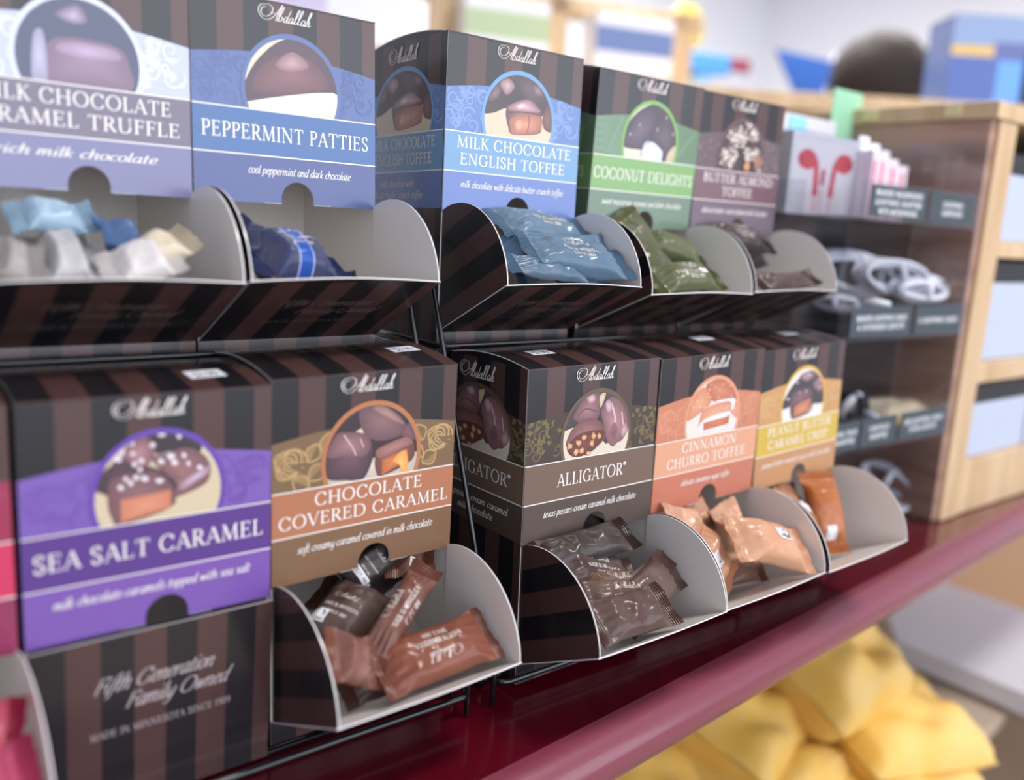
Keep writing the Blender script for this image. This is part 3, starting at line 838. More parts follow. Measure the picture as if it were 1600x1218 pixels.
BOXM, BOXD = {}, {}
def candy_box(key, spec, label, D=.076, open_deg=64.0, sticker=None, side_art=None, detail=True):
    sp = SPECS[spec]
    M = pose_matrix(key)
    base = Vector((W / 2, D / 2, HB))
    root = empty('candy_box', None, label, 'candy box', 'candy dispenser boxes', mw=M @ Matrix.Translation(base))
    a = math.radians(open_deg)
    BOXM[key] = (M, a)
    BOXD[key] = D
    def V(u, y, h):
        return Vector((u, y, h)) - base
    T = .0006
    # front panel with its printed face
    m = MB()
    outl = [(0, CUT)] + NOTCH + [(W, CUT), (W, TOPH), (0, TOPH)]
    m.slab([V(x, 0, h) for x, h in outl], (0, T, 0), DARK, WHITE_CARD, RIM)
    pt = Paint(m, V(0, 0, 0), (1, 0, 0), (0, 0, 1))
    art(pt, sp, W, .0545, .0290)
    pt.k += 2
    logo(pt, .0358, .0693, .0335, INKW, bold=.85)
    tl = sp['t']
    if len(tl) == 1:
        caps(pt, tl[0][0], .0525, .0078, .0076, INKW, tl[0][1])
    elif tl:
        caps(pt, tl[0][0], .0535, .0140, .0066, INKW, tl[0][1])
        caps(pt, tl[1][0], .0525, .0042, .0066, INKW, tl[1][1])
    ital(pt, sp['sub'], .0527 + sp.get('suboff', 0), -.0093, .0026, INKW, sp['subw'])
    for i in range(9):          # torn perforation nibs beside the thumb notch
        for sx in (-1, 1):
            x = .0567 + sx * (.0105 + i * .0011)
            pt.rect(x, CUT, x + .0005, CUT + .0004, RIM)
    m.build('front_panel', CARD, root)
    # sides, back, floor
    n = 10
    side = [(0, H0 - .012)] + [(D, H0 - .012)] + [(D * (1 - i / n), TOPH + bulge(D * (1 - i / n), D)) for i in range(n + 1)]
    side = [(y + .0006 if y < .0001 else y, h - .0006) for y, h in side]
    for u, sh, nm in ((0, T, 'left_panel'), (W, -T, 'right_panel')):
        m = MB()
        pts = [V(u, y, h) for y, h in side]
        if u == 0:
            pts = list(reversed(pts))
        m.slab(pts, (sh, 0, 0), DARK, WHITE_CARD, RIM)
        if u == 0:
            pt = Paint(m, V(0, D, 0), (0, -1, 0), (0, 0, 1))
            stripes(pt, 0.0, D - .0007, H0 - .010, CUT + .004)
            sclip = [(0, -.12), (D - .0007, -.12), (D - .0007, .12), (0, .12)]
            if side_art:
                cxs = D - side_art['cy']
                class CP(Paint):
                    def poly(s, pts, c, clip=None, up=True):
                        if up:
                            s.k += .3 if s.hold else 1
                        if clip:
                            pts = clip_poly(list(pts), clip)
                        pts = clip_poly(list(pts), sclip)
                        if len(pts) >= 3:
                            s.mb.poly([s.P(p) for p in pts], c)
                    def fan(s, pts, c0, c1, ctr=None, clip=None):
                        if clip:
                            pts = clip_poly(list(pts), clip)
                        Paint.fan(s, pts, c0, c1, ctr, sclip)
                pt = CP(m, V(0, D, 0), (0, -1, 0), (0, 0, 1))
                pt.k = 8
                art(pt, sp, D, cxs, side_art['rx'], side=True)
                pt.k += 2
                logo(pt, cxs - .019, .0668, .039, GOLD if side_art.get('gold') else INKW)
                for txt, xr, y, hh, ww in side_art['titles']:
                    caps(pt, txt, D - xr, y, hh, INKW, ww, align='r')
                for txt, xr, y, ww in side_art['subs']:
                    ital(pt, txt, D - xr, y, .0027, INKW, ww, align='r')
            else:
                pt = Paint(m, V(0, D, 0), (0, -1, 0), (0, 0, 1))
                pt.k = 8
                stripes(pt, 0.0, D - .0007, L1H, TOPH - .001)
                pt.rect(0, 0, D - .0007, L1H, S(sp['band']))
                pt.rect(0, CUT, D - .0007, 0, S(sp['low']))
        m.build(nm, CARD, root)
    m = MB()
    m.slab([V(W, D, H0 - .012), V(0, D, H0 - .012), V(0, D, TOPH - .001), V(W, D, TOPH - .001)], (0, -T, 0), DARK, WHITE_CARD, RIM)
    m.build('back_panel', CARD, root)
    m = MB()
    m.slab([V(T, T, HB), V(T, D - T, HB), V(W - T, D - T, HB), V(W - T, T, HB)], (0, 0, T), DARK, WHITE_CARD, RIM)
    m.build('bottom_panel', CARD, root)
    m = MB()
    m.slab([V(T, .001, H0), V(W - T, .001, H0), V(W - T, D - T, -.062), V(T, D - T, -.062)], (0, 0, -T), WHITE_CARD, DARK, RIM)
    m.build('chute_floor', CARD, root)
    # lid
    m = MB()
    ys = [-.0004 + (D + .0004) * i / n for i in range(n + 1)]
    xs = [0.0]
    while xs[-1] < W - 1e-6:
        xs.append(min(xs[-1] + STRIPE, W))
    for i in range(n):
        for j in range(len(xs) - 1):
            c = BROWN if j % 2 else DARK
            q = [(xs[j], ys[i]), (xs[j + 1], ys[i]), (xs[j + 1], ys[i + 1]), (xs[j], ys[i + 1])]
            m.poly([V(x, y, TOPH + bulge(y, D)) for x, y in q], c)
            m.poly([V(x, y, TOPH - T + bulge(y, D)) for x, y in reversed(q)], WHITE_CARD)
        for x, fl in ((0, 0), (W, 1)):
            q = [V(x, ys[i], TOPH + bulge(ys[i], D)), V(x, ys[i + 1], TOPH + bulge(ys[i + 1], D)), V(x, ys[i + 1], TOPH - T + bulge(ys[i + 1], D)), V(x, ys[i], TOPH - T + bulge(ys[i], D))]
            m.poly(q if not fl else q[::-1], RIM)
    m.poly([V(0, ys[0], TOPH), V(0, ys[0], TOPH - T), V(W, ys[0], TOPH - T), V(W, ys[0], TOPH)], BROWN)
    if key[0] == 'B' and detail:
        class TP(Paint):
            def P(s, p):
                return V(p[0], p[1], TOPH + bulge(p[1], D) + s.k * EPS)
        pt = TP(m, (0, 0, 0), (1, 0, 0), (0, 1, 0))
        pt.k = 4
        ital(pt, 'Fifth Generation Family Owned', .048, .046, .0032, GOLD, .066, slant=.45, thick=.16, thin=.08)
        caps(pt, 'MADE IN MINNESOTA SINCE 1909', .052, .038, .0020, GOLD, .044)
    lid = m.build('lid', CARD, root)
    if sticker:
        m = MB()
        sx, sy, rot, price = sticker
        class SP(Paint):
            def P(s, p):
                x = sx + p[0] * math.cos(rot) - p[1] * math.sin(rot)
                y = sy + p[0] * math.sin(rot) + p[1] * math.cos(rot)
                return V(x, y, TOPH + bulge(y, D) + .0002 + s.k * EPS)
        pt = SP(m, (0, 0, 0), (1, 0, 0), (0, 1, 0))
        for i in range(6):
            pt.rect(-.0085, -.0055 + i * .011 / 6, .0085, -.0055 + (i + 1) * .011 / 6, S(225, 228, 235))
            pt.k -= 1
        pt.k += 3
        caps(pt, price, 0, -.0035, .0055, S(70, 72, 84), .011, thick=.16, thin=.1)
        o = m.build('price_sticker', PAPER, lid)
        o['label'] = 'white price sticker'
    # strip below the hinge
    m = MB()
    m.slab([V(0, 0, HB), V(W, 0, HB), V(W, 0, H0), V(0, 0, H0)], (0, T, 0), DARK, WHITE_CARD, RIM)
    pt = Paint(m, V(0, 0, 0), (1, 0, 0), (0, 0, 1))
    stripes(pt, 0, W, HB, H0)
    m.build('base_strip', CARD, root)
    # fold-out flap and its two quadrant wings
    ef = Vector((0, -math.sin(a), math.cos(a)))
    R, BOW = .0752, (.0042 if open_deg > 20 else .0)
    if open_deg < 20:
        R = H0 * -1 + CUT - .0003
    hinge = V(0, -.0002, H0)
    lip = [(W * (1 - i / 12), R + BOW * (1 - abs(2 * i / 12 - 1) ** 1.6)) for i in range(13)]
    outl = [(0, 0), (W, 0)] + lip
    m = MB()
    m.slab([hinge + Vector((x, 0, 0)) + ef * q for x, q in outl], Vector((0, math.cos(a), math.sin(a))) * T, DARK, WHITE_CARD, RIM)
    pt = Paint(m, hinge, (1, 0, 0), ef)
    for j in range(1, 8, 2):
        pt.poly([(j * STRIPE, .0002), (min((j + 1) * STRIPE, W), .0002), (min((j + 1) * STRIPE, W), R), (j * STRIPE, R)], BROWN)
    pt.k += 2
    FLAPC = S(176, 166, 166) if key == 'B1' else S(104, 92, 84)
    if detail:
        ital(pt, 'Fifth Generation', .050, .046, .0046, FLAPC, .052, slant=.45, thick=.2, thin=.1)
        ital(pt, 'Family Owned', .060, .036, .0046, FLAPC, .046, slant=.45, thick=.2, thin=.1)
        caps(pt, 'MADE IN MINNESOTA SINCE 1909', .054, .024, .0034, FLAPC, .062)
    m.build('flap', CARD, root)
    if open_deg > 20:
        for u, sh, nm in ((.0007, T, 'wing'), (W - .0007, -T, 'wing')):
            arc = [(r * math.sin(p), H0 + r * math.cos(p)) for p, r in
                   [(a * i / 18, .0735 + (R - .0735) * i / 18 + .0092 * math.sin(math.pi * i / 18) ** .85) for i in range(19)]]
            poly = [(.0, H0 + .0004)] + arc[::-1]          # (forward, height), counter-clockwise seen from the left
            m = MB()
            pts = [V(u, -s_, h) for s_, h in poly]
            if u > W / 2:
                pts = pts[::-1]
            m.slab(pts, (sh, 0, 0), DARK, WHITE_CARD, RIM)
            if u < W / 2:
                pt = Paint(m, V(u, 0, 0), (0, -1, 0), (0, 0, 1))
                fx, fy = math.sin(a), math.cos(a)
                nx, ny = -fy, fx
                for j in range(0, 7, 2):
                    d0, d1 = j * STRIPE * .95, (j + 1) * STRIPE * .95
                    q = [(0 * fx + nx * d0 - fx * .1, H0 + ny * d0 - fy * .1), (nx * d0 + fx * .2, H0 + ny * d0 + fy * .2), (nx * d1 + fx * .2, H0 + ny * d1 + fy * .2), (nx * d1 - fx * .1, H0 + ny * d1 - fy * .1)]
                    pt.poly(q, BROWN, poly)
            m.build(nm, CARD, root)
    return root

SIDE_B3 = dict(cy=.046, rx=.0345, titles=[('ALLIGATOR*', .0118, .0078, .0076, .066)], subs=[('texas pecans-cream caramel', .0136, -.0095, .07), ('milk chocolate', .028, -.0165, .036)])
SIDE_T3 = dict(cy=.049, rx=.0365, titles=[('MILK CHOCOLATE', .0096, .0140, .0066, .076), ('ENGLISH TOFFEE', .0126, .0042, .0066, .070)], subs=[('milk chocolate with', .033, -.0095, .042), ('delicate butter-crunch toffee', .022, -.0165, .064)])
SIDE_T4 = dict(cy=.045, rx=.033, titles=[('COCONUT DELIGHTS', .007, .0078, .0070, .084)], subs=[('sweet macaroon coconut', .020, -.0095, .06)])
candy_box('B0', 'berry', 'deep pink candy box cut off by the left edge, tray of red candies', open_deg=64, detail=False)
candy_box('B1', 'salt', 'purple sea salt caramel candy box with its striped flap shut', open_deg=3.5, sticker=(.081, .019, .08, '$1.99'))
candy_box('B2', 'caramel', 'orange brown chocolate covered caramel candy box beside the purple box', sticker=(.0885, .029, .05, '$1.99'))
candy_box('B3', 'alligator', 'brown alligator candy box showing its dark printed left side, lower row', sticker=(.030, .027, 0, '$1.99'), side_art=SIDE_B3)
candy_box('B4', 'churro', 'peach cinnamon churro toffee candy box on the lower row', sticker=(.072, .03, 0, '$1.99'))
candy_box('B5', 'peanut', 'mustard peanut butter caramel crisp candy box at the right end, lower row', sticker=(.07, .03, 0, '$1.99'))
candy_box('T1', 'truffle', 'greyish lilac candy box at the left end of the upper row', D=.09)
candy_box('T2', 'pattie', 'dark blue peppermint patties candy box on the upper row', D=.09)
candy_box('T3', 'toffee', 'light blue milk chocolate english toffee candy box, upper row', D=.09, side_art=SIDE_T3)
candy_box('T4', 'coconut', 'green coconut delights candy box on the upper row', D=.09, side_art=SIDE_T4)
candy_box('T5', 'almond', 'mauve butter almond toffee candy box at the right end, upper row', D=.09)
# ------------------------------------------------------------------ wrapped candies
def sstep(a, b, x):
    t = max(0.0, min(1.0, (x - a) / (b - a)))
    return t * t * (3 - 2 * t)

def ridge(p):
    return 1 - abs(noise.noise(p)) * 2

CANDY_MATS = {}
def candy(key, A, hA, B, hB, label, colr, w=.023, t=.015, roll=0.0, seed=1, tx=True, flip=False, band=None, label_at=None, end_len=.0065, bend=(.35, -.3), crump=1.0, group=None, logo_on=True, tint2=None, inside=False):
    """one flow-wrapped candy; A and B are the pixels of its two ends in the photo, hA/hB their heights above the tray"""
    M, a = BOXM[key]
    M3 = M.to_3x3()
    fy = (M3 @ Vector((0, -1, 0))).normalized()
    fo = M @ Vector((0, 0, 0))
    pA, pB = ray_plane(A[0], A[1], fo + fy * hA, fy), ray_plane(B[0], B[1], fo + fy * hB, fy)
    if flip:
        pA, pB = pB, pA
    ex = (pB - pA)
    L = min(ex.length, .075)
    ex.normalize()
    face = (M3 @ Vector((-.25, -.62, .74))).normalized()
    ez = (face - ex * face.dot(ex)).normalized()
    ey = ez.cross(ex).normalized()
    R = Matrix.Rotation(roll, 3, ex)
    ey, ez = R @ ey, R @ ez
    ctr = (pA + pB) / 2
    mw = Matrix(((ex.x, ey.x, ez.x, ctr.x), (ex.y, ey.y, ez.y, ctr.y), (ex.z, ey.z, ez.z, ctr.z), (0, 0, 0, 1)))
    Lb = L / 2 - end_len
    off = Vector((seed * 3.7, seed * 1.3, seed * 7.1))
    c0 = S(colr)
    c1 = S(tint2) if tint2 else mixc(c0, S(255, 255, 255), .07)
    def half_w(s):
        return w / 2 * (0.94 + .14 * sstep(.6, 1, abs(s)))
    def Z(x, y, sg=1):
        s = max(-1.0, min(1.0, x / Lb))
        e = sstep(.50, 1.0, abs(s))
        hw = half_w(s)
        q = max(-1.0, min(1.0, y / hw))
        tt = t / 2 * (1 - e) ** .7 + .0003
        z = tt * max(0.0, 1 - abs(q) ** 3.2) ** (1 / 2.4)
        edge = (1 - q * q) ** .6
        p = Vector((x * 1.0, y * 1.0, sg * .013))
        v1 = noise.voronoi(p * 78 + off)[0]
        v2 = noise.voronoi(p * 170 + off * 1.7)[0]
        z += crump * edge * (.0034 * (v1[0] - .45) + .0013 * (v2[0] - .45)) * (1 - .7 * sstep(.9, 1, abs(s)))
        z += crump * .0011 * sstep(.45, .85, abs(s)) * (1 - sstep(.92, 1, abs(s))) * (abs(((q * 2.6 + seed * .37 + (.5 if s > 0 else 0)) % 1) - .5) * 4 - 1) * edge
        return sg * z
    def bendz(x):
        return .0016 * math.sin(x / Lb * 2.2 + seed)
    m = MB()
    NX, NY = 64, 28
    for sg in (1, -1):
        base = len(m.v)
        for i in range(NX + 1):
            x = Lb * (2 * i / NX - 1)
            hw = half_w(x / Lb)
            for j in range(NY + 1):
                y = hw * math.sin(math.pi / 2 * (2 * j / NY - 1))
                m.v.append((x, y, Z(x, y, sg) + bendz(x)))
        for i in range(NX):
            xm = (2 * (i + .5) / NX - 1)
            c = c0
            if band and band[0] < xm < band[1]:
                c = S(band[2])
            elif band and len(band) > 3 and (abs(xm - band[0]) < .04 or abs(xm - band[1]) < .04):
                c = S(band[3])
            for j in range(NY):
                q = [base + i * (NY + 1) + j, base + (i + 1) * (NY + 1) + j, base + (i + 1) * (NY + 1) + j + 1, base + i * (NY + 1) + j + 1]
                m.f.append(tuple(q) if sg > 0 else tuple(reversed(q)))
                cc = c
                if c is c0:
                    k = noise.noise(Vector((xm * 2, j / NY * 3, sg)) + off) * .5 + .5
                    cc = mixc(c0, c1, k)
                m.c.append(cc)
    if tx:
        class WP(Paint):
            def P(s, p):
                x, y = p
                return Vector((x, y, Z(x, y, 1) + bendz(x) + .00016 + s.k * .00001))
            def poly(s, pts, c, clip=None, up=True):
                if up: s.k += 1
                if all(abs(p[0]) < Lb * .95 and abs(p[1]) < w * .46 for p in pts):
                    s.mb.poly([s.P(p) for p in pts], c)
        pt = WP(m, (0, 0, 0), (1, 0, 0), (0, 1, 0))
        ink = S(222, 214, 204)
        f = min(1.0, Lb / .024)
        if logo_on:
            logo(pt, -.0105 * f, .0025, .021 * f, ink, bold=.8)
        caps(pt, 'MADE IN MINNESOTA', .0, -.0038, .0026 * f, ink, .027 * f, thick=.17, thin=.09)
        caps(pt, 'SINCE 1909', .0, -.0080, .0024 * f, ink, .015 * f, thick=.17, thin=.09)
    # let it rest on the card it lies on instead of cutting through it
    Mi = M.inverted()
    step = Vector((0, 0, 0))
    chute = (-.062 - H0) / (BOXD[key] - .0016)
    for it in range(6):
        P = [Mi @ (mw @ Vector(q)) + step for q in m.v[::5]] + [Mi @ (mw @ Vector((sx * (Lb + end_len), sy * w * .55, 0))) + step for sx in (1, -1) for sy in (1, -1)]
        d = 0.0
        for q in P:
            if q.y <= 0:
                c = (q.z - H0) * math.sin(a) + q.y * math.cos(a)
            else:
                c = (q.z - H0 - q.y * chute)
            d = max(d, .0016 - c)
        step += Vector((0, math.cos(a) * .6, math.sin(a))) * d
        lo = min([q.x for q in P if (q.z - H0) ** 2 + q.y ** 2 < .076 ** 2] or [.05])
        hi = max([q.x for q in P if (q.z - H0) ** 2 + q.y ** 2 < .076 ** 2] or [.05])
        if lo < .002 and hi > W - .002:
            step.x += (W - lo - hi) / 2
        else:
            step.x += max(0, .002 - lo) - max(0, hi - (W - .002))
        up = [q for q in P if q.z > CUT - .0005 and abs(q.x - .0567) < .2]
        if up:
            ym, yM = min(q.y for q in up), max(q.y for q in up)
            if ym < .0016 and yM > -.0006:
                if ym + yM < .004 and not inside:
                    step.y -= yM + .0008
                else:
                    step.y += .0018 - ym
    mw = Matrix.Translation(M.to_3x3() @ step) @ mw
    body = m.build('wrapped_candy', FILM, None, smooth=True, weld=True)
    body.matrix_world = mw
    tag(body, label, 'candy', group)
    for sgn, bd in ((1, bend[0]), (-1, bend[1])):
        e = MB()
        NE, NW = 20, 10
        hw = half_w(1.0)
        for top in (1, -1):
            base = len(e.v)
            for i in range(NE + 1):
                d = end_len * i / NE
                for j in range(NW + 1):
                    y = hw * (1 + .03 * i / NE) * (2 * j / NW - 1)
                    zz = .00042 * math.sin(2 * math.pi * d / (end_len / 5.0)) + math.sin(bd) * d * (d / end_len) + .0009 * math.sin(y * 320 + seed) * (i / NE)
                    xx = Lb + d * math.cos(bd * .7) + (.0003 * ((j % 2) * 2 - 1) if i == NE else 0)
                    e.v.append((sgn * xx, y, zz + bendz(sgn * Lb) + top * .00012))
            for i in range(NE):
                for j in range(NW):
                    q = [base + i * (NW + 1) + j, base + (i + 1) * (NW + 1) + j, base + (i + 1) * (NW + 1) + j + 1, base + i * (NW + 1) + j + 1]
                    e.f.append(tuple(q) if top * sgn > 0 else tuple(reversed(q)))
                    e.c.append(mixc(c0, S(0, 0, 0), .12))
        o = e.build('crimped_end', FILM, body, smooth=True)
    if label_at:
        lx, ly, lw, lh, bars = label_at
        m = MB()
        class LP(Paint):
            def P(s, p):
                x, y = p
                return Vector((x, y, Z(x, y, 1) + bendz(x) + .00035 + s.k * .00001))
        pt = LP(m, (0, 0, 0), (1, 0, 0), (0, 1, 0))
        nn = 8
        for i in range(nn):
            for j in range(3):
                pt.rect(lx + lw * i / nn, ly + lh * j / 3, lx + lw * (i + 1) / nn, ly + lh * (j + 1) / 3, S(222, 222, 224))
                pt.k -= 1
        pt.k += 4
        rnd = random.Random(seed)
        if bars:
            x = lx + lw * .1
            while x < lx + lw * .88:
                bw = rnd.choice((.0003, .0005, .0008))
                pt.rect(x, ly + lh * .12, x + bw, ly + lh * .86, S(30, 30, 34))
                pt.k -= 1
                x += bw + rnd.choice((.0003, .0005))
        else:
            caps(pt, '9 LOT 06', lx + lw / 2, ly + lh * .3, lh * .38, S(80, 84, 96), lw * .7, thick=.16, thin=.1)
        o = m.build('barcode_label' if bars else 'date_label', PAPER, body, smooth=False)
        o['label'] = 'white printed label'
    return body

NAVY, STEEL, OLIVE, ESPR = (26, 38, 82), (76, 104, 126), (72, 76, 40), (48, 32, 30)
MILK, COCOA, TAN, AMBER, RED, BEIGE = (112, 64, 48), (72, 44, 34), (196, 144, 108), (164, 92, 36), (160, 34, 66), (192, 184, 174)
# upper row, peppermint: two navy candies
g = 'navy candies in the peppermint tray'
candy('T2', (386, 402), 0.046, (520, 408), 0.042, 'navy candy with a bright blue printed band, front of the peppermint tray', NAVY, w=.036, t=.022, roll=-0.28, seed=2, band=(-.28, .12, (34, 78, 160), (190, 200, 220)), group=g, logo_on=True)
candy('T2', (352, 352), 0.030, (436, 436), 0.030, 'plain navy candy half behind the left wing of the peppermint tray', (24, 32, 66), w=.024, t=.014, roll=-0.20, seed=3, group=g, tx=False)
candy('T2', (500, 440), 0.050, (560, 449), 0.050, 'navy candy tip lying flat on the right of the peppermint tray', (20, 24, 44), w=.012, t=.006, seed=4, group=g, tx=False)
# upper row, english toffee: steel blue heap
g = 'steel blue candies in the toffee tray'
candy('T3', (835, 420), 0.050, (1003, 455), 0.060, 'steel blue candy at the front lip, MADE IN MINNESOTA reading along it', STEEL, w=.030, t=.016, roll=-0.18, seed=5, group=g)
candy('T3', (800, 448), 0.062, (925, 474), 0.060, 'steel blue candy end lying flat along the front lip of the toffee tray', (70, 96, 118), w=.016, t=.008, roll=-0.08, seed=6, group=g, tx=False)
candy('T3', (845, 415), 0.030, (1002, 393), 0.042, 'steel blue candy upside down with its tip poking past the right wing', STEEL, w=.028, t=.016, roll=-0.20, seed=7, flip=True, group=g, tint2=(100, 128, 150))
candy('T3', (775, 392), 0.030, (880, 400), 0.030, 'light blue candy with a rounded side, left of the toffee heap', (84, 118, 146), w=.030, t=.021, roll=-0.24, seed=8, group=g, tx=False)
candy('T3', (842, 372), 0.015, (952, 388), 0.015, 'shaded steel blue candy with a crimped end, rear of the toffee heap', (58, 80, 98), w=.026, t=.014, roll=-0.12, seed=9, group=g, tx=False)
candy('T3', (738, 344), 0.012, (948, 368), 0.012, 'steel blue candy lying across the top of the toffee heap', (84, 110, 130), w=.030, t=.016, roll=-0.22, seed=10, group=g)
candy('T3', (905, 452), 0.050, (990, 425), 0.050, 'steel blue candy with a barcode strip by the right wing', (52, 78, 104), w=.016, t=.010, roll=-0.32, seed=11, group=g, tx=False, label_at=(-.012, -.003, .022, .005, True))
# upper row, coconut: olive
g = 'olive green candies in the coconut tray'
candy('T4', (964, 338), 0.004, (1040, 470), 0.030, 'big olive green candy standing up with its crimped end above the tray', OLIVE, w=.036, t=.017, roll=-0.08, seed=12, group=g, tx=False)
candy('T4', (1018, 364), 0.006, (1116, 420), 0.022, 'olive green candy with an upturned pointed end behind the big one', (78, 84, 44), w=.026, t=.018, roll=-0.20, seed=13, group=g, tx=False)
candy('T4', (1022, 462), 0.060, (1122, 458), 0.058, 'olive green candy lying flat on the front lip of the coconut tray', (76, 82, 42), w=.024, t=.013, roll=-0.12, seed=14, group=g, label_at=(.006, -.004, .008, .004, False))
# upper row, almond: espresso
g = 'dark candies in the almond toffee tray'
candy('T5', (1090, 366), 0.006, (1188, 378), 0.010, 'very dark glossy candy across the top of the almond toffee tray', ESPR, w=.026, t=.015, roll=-0.16, seed=15, group=g)
candy('T5', (1160, 358), 0.008, (1186, 420), 0.024, 'very dark candy hanging down the left of the almond toffee tray', (52, 34, 34), w=.018, t=.014, roll=0.04, seed=16, group=g, tx=False)
candy('T5', (1184, 458), 0.060, (1272, 450), 0.060, 'dark brown candy lying flat on the lip of the almond toffee tray', (66, 42, 40), w=.016, t=.010, roll=-0.08, seed=17, group=g, tx=False)
# upper row left, beige
g = 'pale candies in the left upper tray'
candy('T1', (40, 400), 0.030, (150, 410), 0.030, 'big blurred pale candy standing in the left upper tray', (178, 176, 176), w=.044, t=.020, roll=-0.36, seed=18, group=g, tx=False)
candy('T1', (160, 460), 0.056, (286, 448), 0.056, 'pale candy lying along the lip of the left upper tray', (206, 200, 196), w=.024, t=.012, roll=-0.16, seed=19, group=g, tx=False)
candy('T1', (185, 430), 0.045, (300, 368), 0.045, 'cream candy slanting up the right wing of the left upper tray', (200, 186, 160), w=.020, t=.013, roll=-0.16, seed=20, group=g, tx=False)
candy('T1', (160, 352), 0.030, (220, 400), 0.020, 'blue candy between the pale ones in the left upper tray', (60, 96, 140), w=.020, t=.014, roll=-0.20, seed=21, group=g, tx=False)
candy('T1', (10, 340), 0.012, (150, 336), 0.012, 'pale blue candy lying over the top of the left upper tray', (140, 168, 186), w=.022, t=.012, roll=-0.12, seed=22, group=g, tx=False)
candy('T1', (-40, 450), 0.050, (60, 470), 0.050, 'dull grey candy at the left end of the left upper tray lip', (150, 144, 140), w=.026, t=.014, roll=-0.16, seed=23, group=g, tx=False)
# lower row, caramel
g = 'milk brown candies in the caramel tray'
candy('B2', (585, 1078), 0.050, (772, 1004), 0.050, 'milk brown candy at the front right, script name printed upside down', MILK, w=.028, t=.016, roll=0.10, seed=24, flip=True, group=g, tint2=(132, 78, 60))
candy('B2', (575, 1034), 0.045, (668, 890), 0.012, 'thin milk brown candy standing on edge in the middle of the caramel tray', (104, 60, 46), w=.016, t=.014, roll=-0.12, seed=25, group=g)
candy('B2', (476, 938), -0.014, (600, 994), 0.024, 'dark brown candy with rows of small print at the left of the caramel tray', (66, 38, 26), w=.042, t=.022, roll=-0.20, seed=26, inside=True, group=g, label_at=(-.016, -.014, .012, .007, True))
candy('B2', (576, 862), -0.004, (640, 940), 0.016, 'dark striped candy under the thumb notch of the caramel box', (44, 28, 24), w=.036, t=.018, roll=0.04, seed=27, inside=True, group=g, label_at=(-.010, -.013, .018, .004, False))
candy('B2', (640, 878), 0.004, (716, 896), 0.012, 'crimped brown candy end poking up beside the white wing of the caramel tray', (112, 68, 54), w=.024, t=.010, roll=-0.12, seed=28, inside=True, group=g, tx=False, label_at=(-.004, -.008, .009, .006, True))
candy('B2', (496, 1026), 0.045, (580, 1040), 0.045, 'small brown candy with a ribbed end by the left wing of the caramel tray', (116, 68, 54), w=.024, t=.013, roll=-0.08, seed=29, group=g, tx=False)
candy('B2', (530, 1085), 0.040, (640, 1050), 0.040, 'added candy lowest in the caramel tray, coloured as brown shadow under the others', (70, 42, 34), w=.024, t=.010, roll=0.00, seed=30, group=g, tx=False)  # stands in for the shadow under the heap, shade put into its colour
# lower row, alligator
g = 'cocoa brown candies in the alligator tray'
candy('B3', (930, 1000), 0.060, (1044, 970), 0.058, 'cocoa brown candy with a ribbed end along the alligator tray lip', COCOA, w=.026, t=.013, roll=-0.08, seed=31, group=g, tx=False)
candy('B3', (914, 952), 0.042, (1030, 966), 0.042, 'cocoa brown candy second from the lip of the alligator tray', (80, 50, 34), w=.024, t=.015, roll=-0.16, seed=32, group=g)
candy('B3', (1014, 966), 0.048, (1088, 890), 0.030, 'cocoa brown candy tilted up at the right end of the alligator heap', (78, 50, 42), w=.026, t=.016, roll=0.20, seed=33, group=g, tx=False, label_at=(-.014, -.006, .004, .008, False))
candy('B3', (890, 925), 0.030, (1030, 920), 0.030, 'amber brown see-through candy in the middle of the alligator heap', (92, 58, 28), w=.026, t=.015, roll=-0.20, seed=34, group=g)
candy('B3', (980, 922), 0.034, (1058, 868), 0.022, 'narrow cocoa candy with ribs sticking up to the right in the alligator tray', (96, 64, 52), w=.012, t=.009, roll=0.08, seed=35, group=g, tx=False)
candy('B3', (860, 880), 0.018, (990, 904), 0.018, 'cocoa brown block-shaped candy with faint lettering, upper alligator heap', (60, 36, 28), w=.026, t=.018, roll=-0.20, seed=36, group=g)
candy('B3', (826, 868), 0.006, (970, 832), 0.006, 'dark shiny candy across the top of the alligator tray', (46, 29, 25), w=.022, t=.014, roll=-0.16, seed=37, group=g, tx=False)
candy('B3', (905, 815), -0.006, (950, 850), -0.006, 'dark candy tip standing in the thumb notch of the alligator box', (50, 38, 38), w=.024, t=.012, roll=0.04, seed=38, inside=True, group=g, tx=False)
candy('B3', (855, 905), -0.004, (925, 930), 0.004, 'small dark candy by the left wing of the alligator tray', (70, 44, 36), w=.022, t=.014, roll=-0.12, seed=39, group=g, tx=False)
# lower row, churro
g = 'tan candies in the churro tray'
candy('B4', (1147, 872), 0.050, (1276, 894), 0.060, 'tan candy lying at the front right of the churro tray', TAN, w=.032, t=.017, roll=-0.10, seed=40, group=g, tx=False, label_at=(-.004, -.002, .014, .008, True))
candy('B4', (1076, 832), 0.024, (1140, 910), 0.040, 'tan candy with a ribbed end at the left of the churro tray', (190, 136, 100), w=.026, t=.017, roll=-0.16, seed=41, group=g, tx=False, label_at=(-.008, -.010, .012, .007, True))
candy('B4', (1126, 786), 0.006, (1160, 866), 0.020, 'tan candy standing upright against the back of the churro tray', (206, 158, 124), w=.022, t=.014, roll=0.08, seed=42, inside=True, group=g, tx=False, label_at=(-.012, -.003, .024, .004, False))
candy('B4', (1086, 770), -0.002, (1120, 846), 0.016, 'tan candy with a folded crimp under the churro thumb notch', (176, 126, 94), w=.026, t=.015, roll=-0.04, seed=43, inside=True, group=g, tx=False)
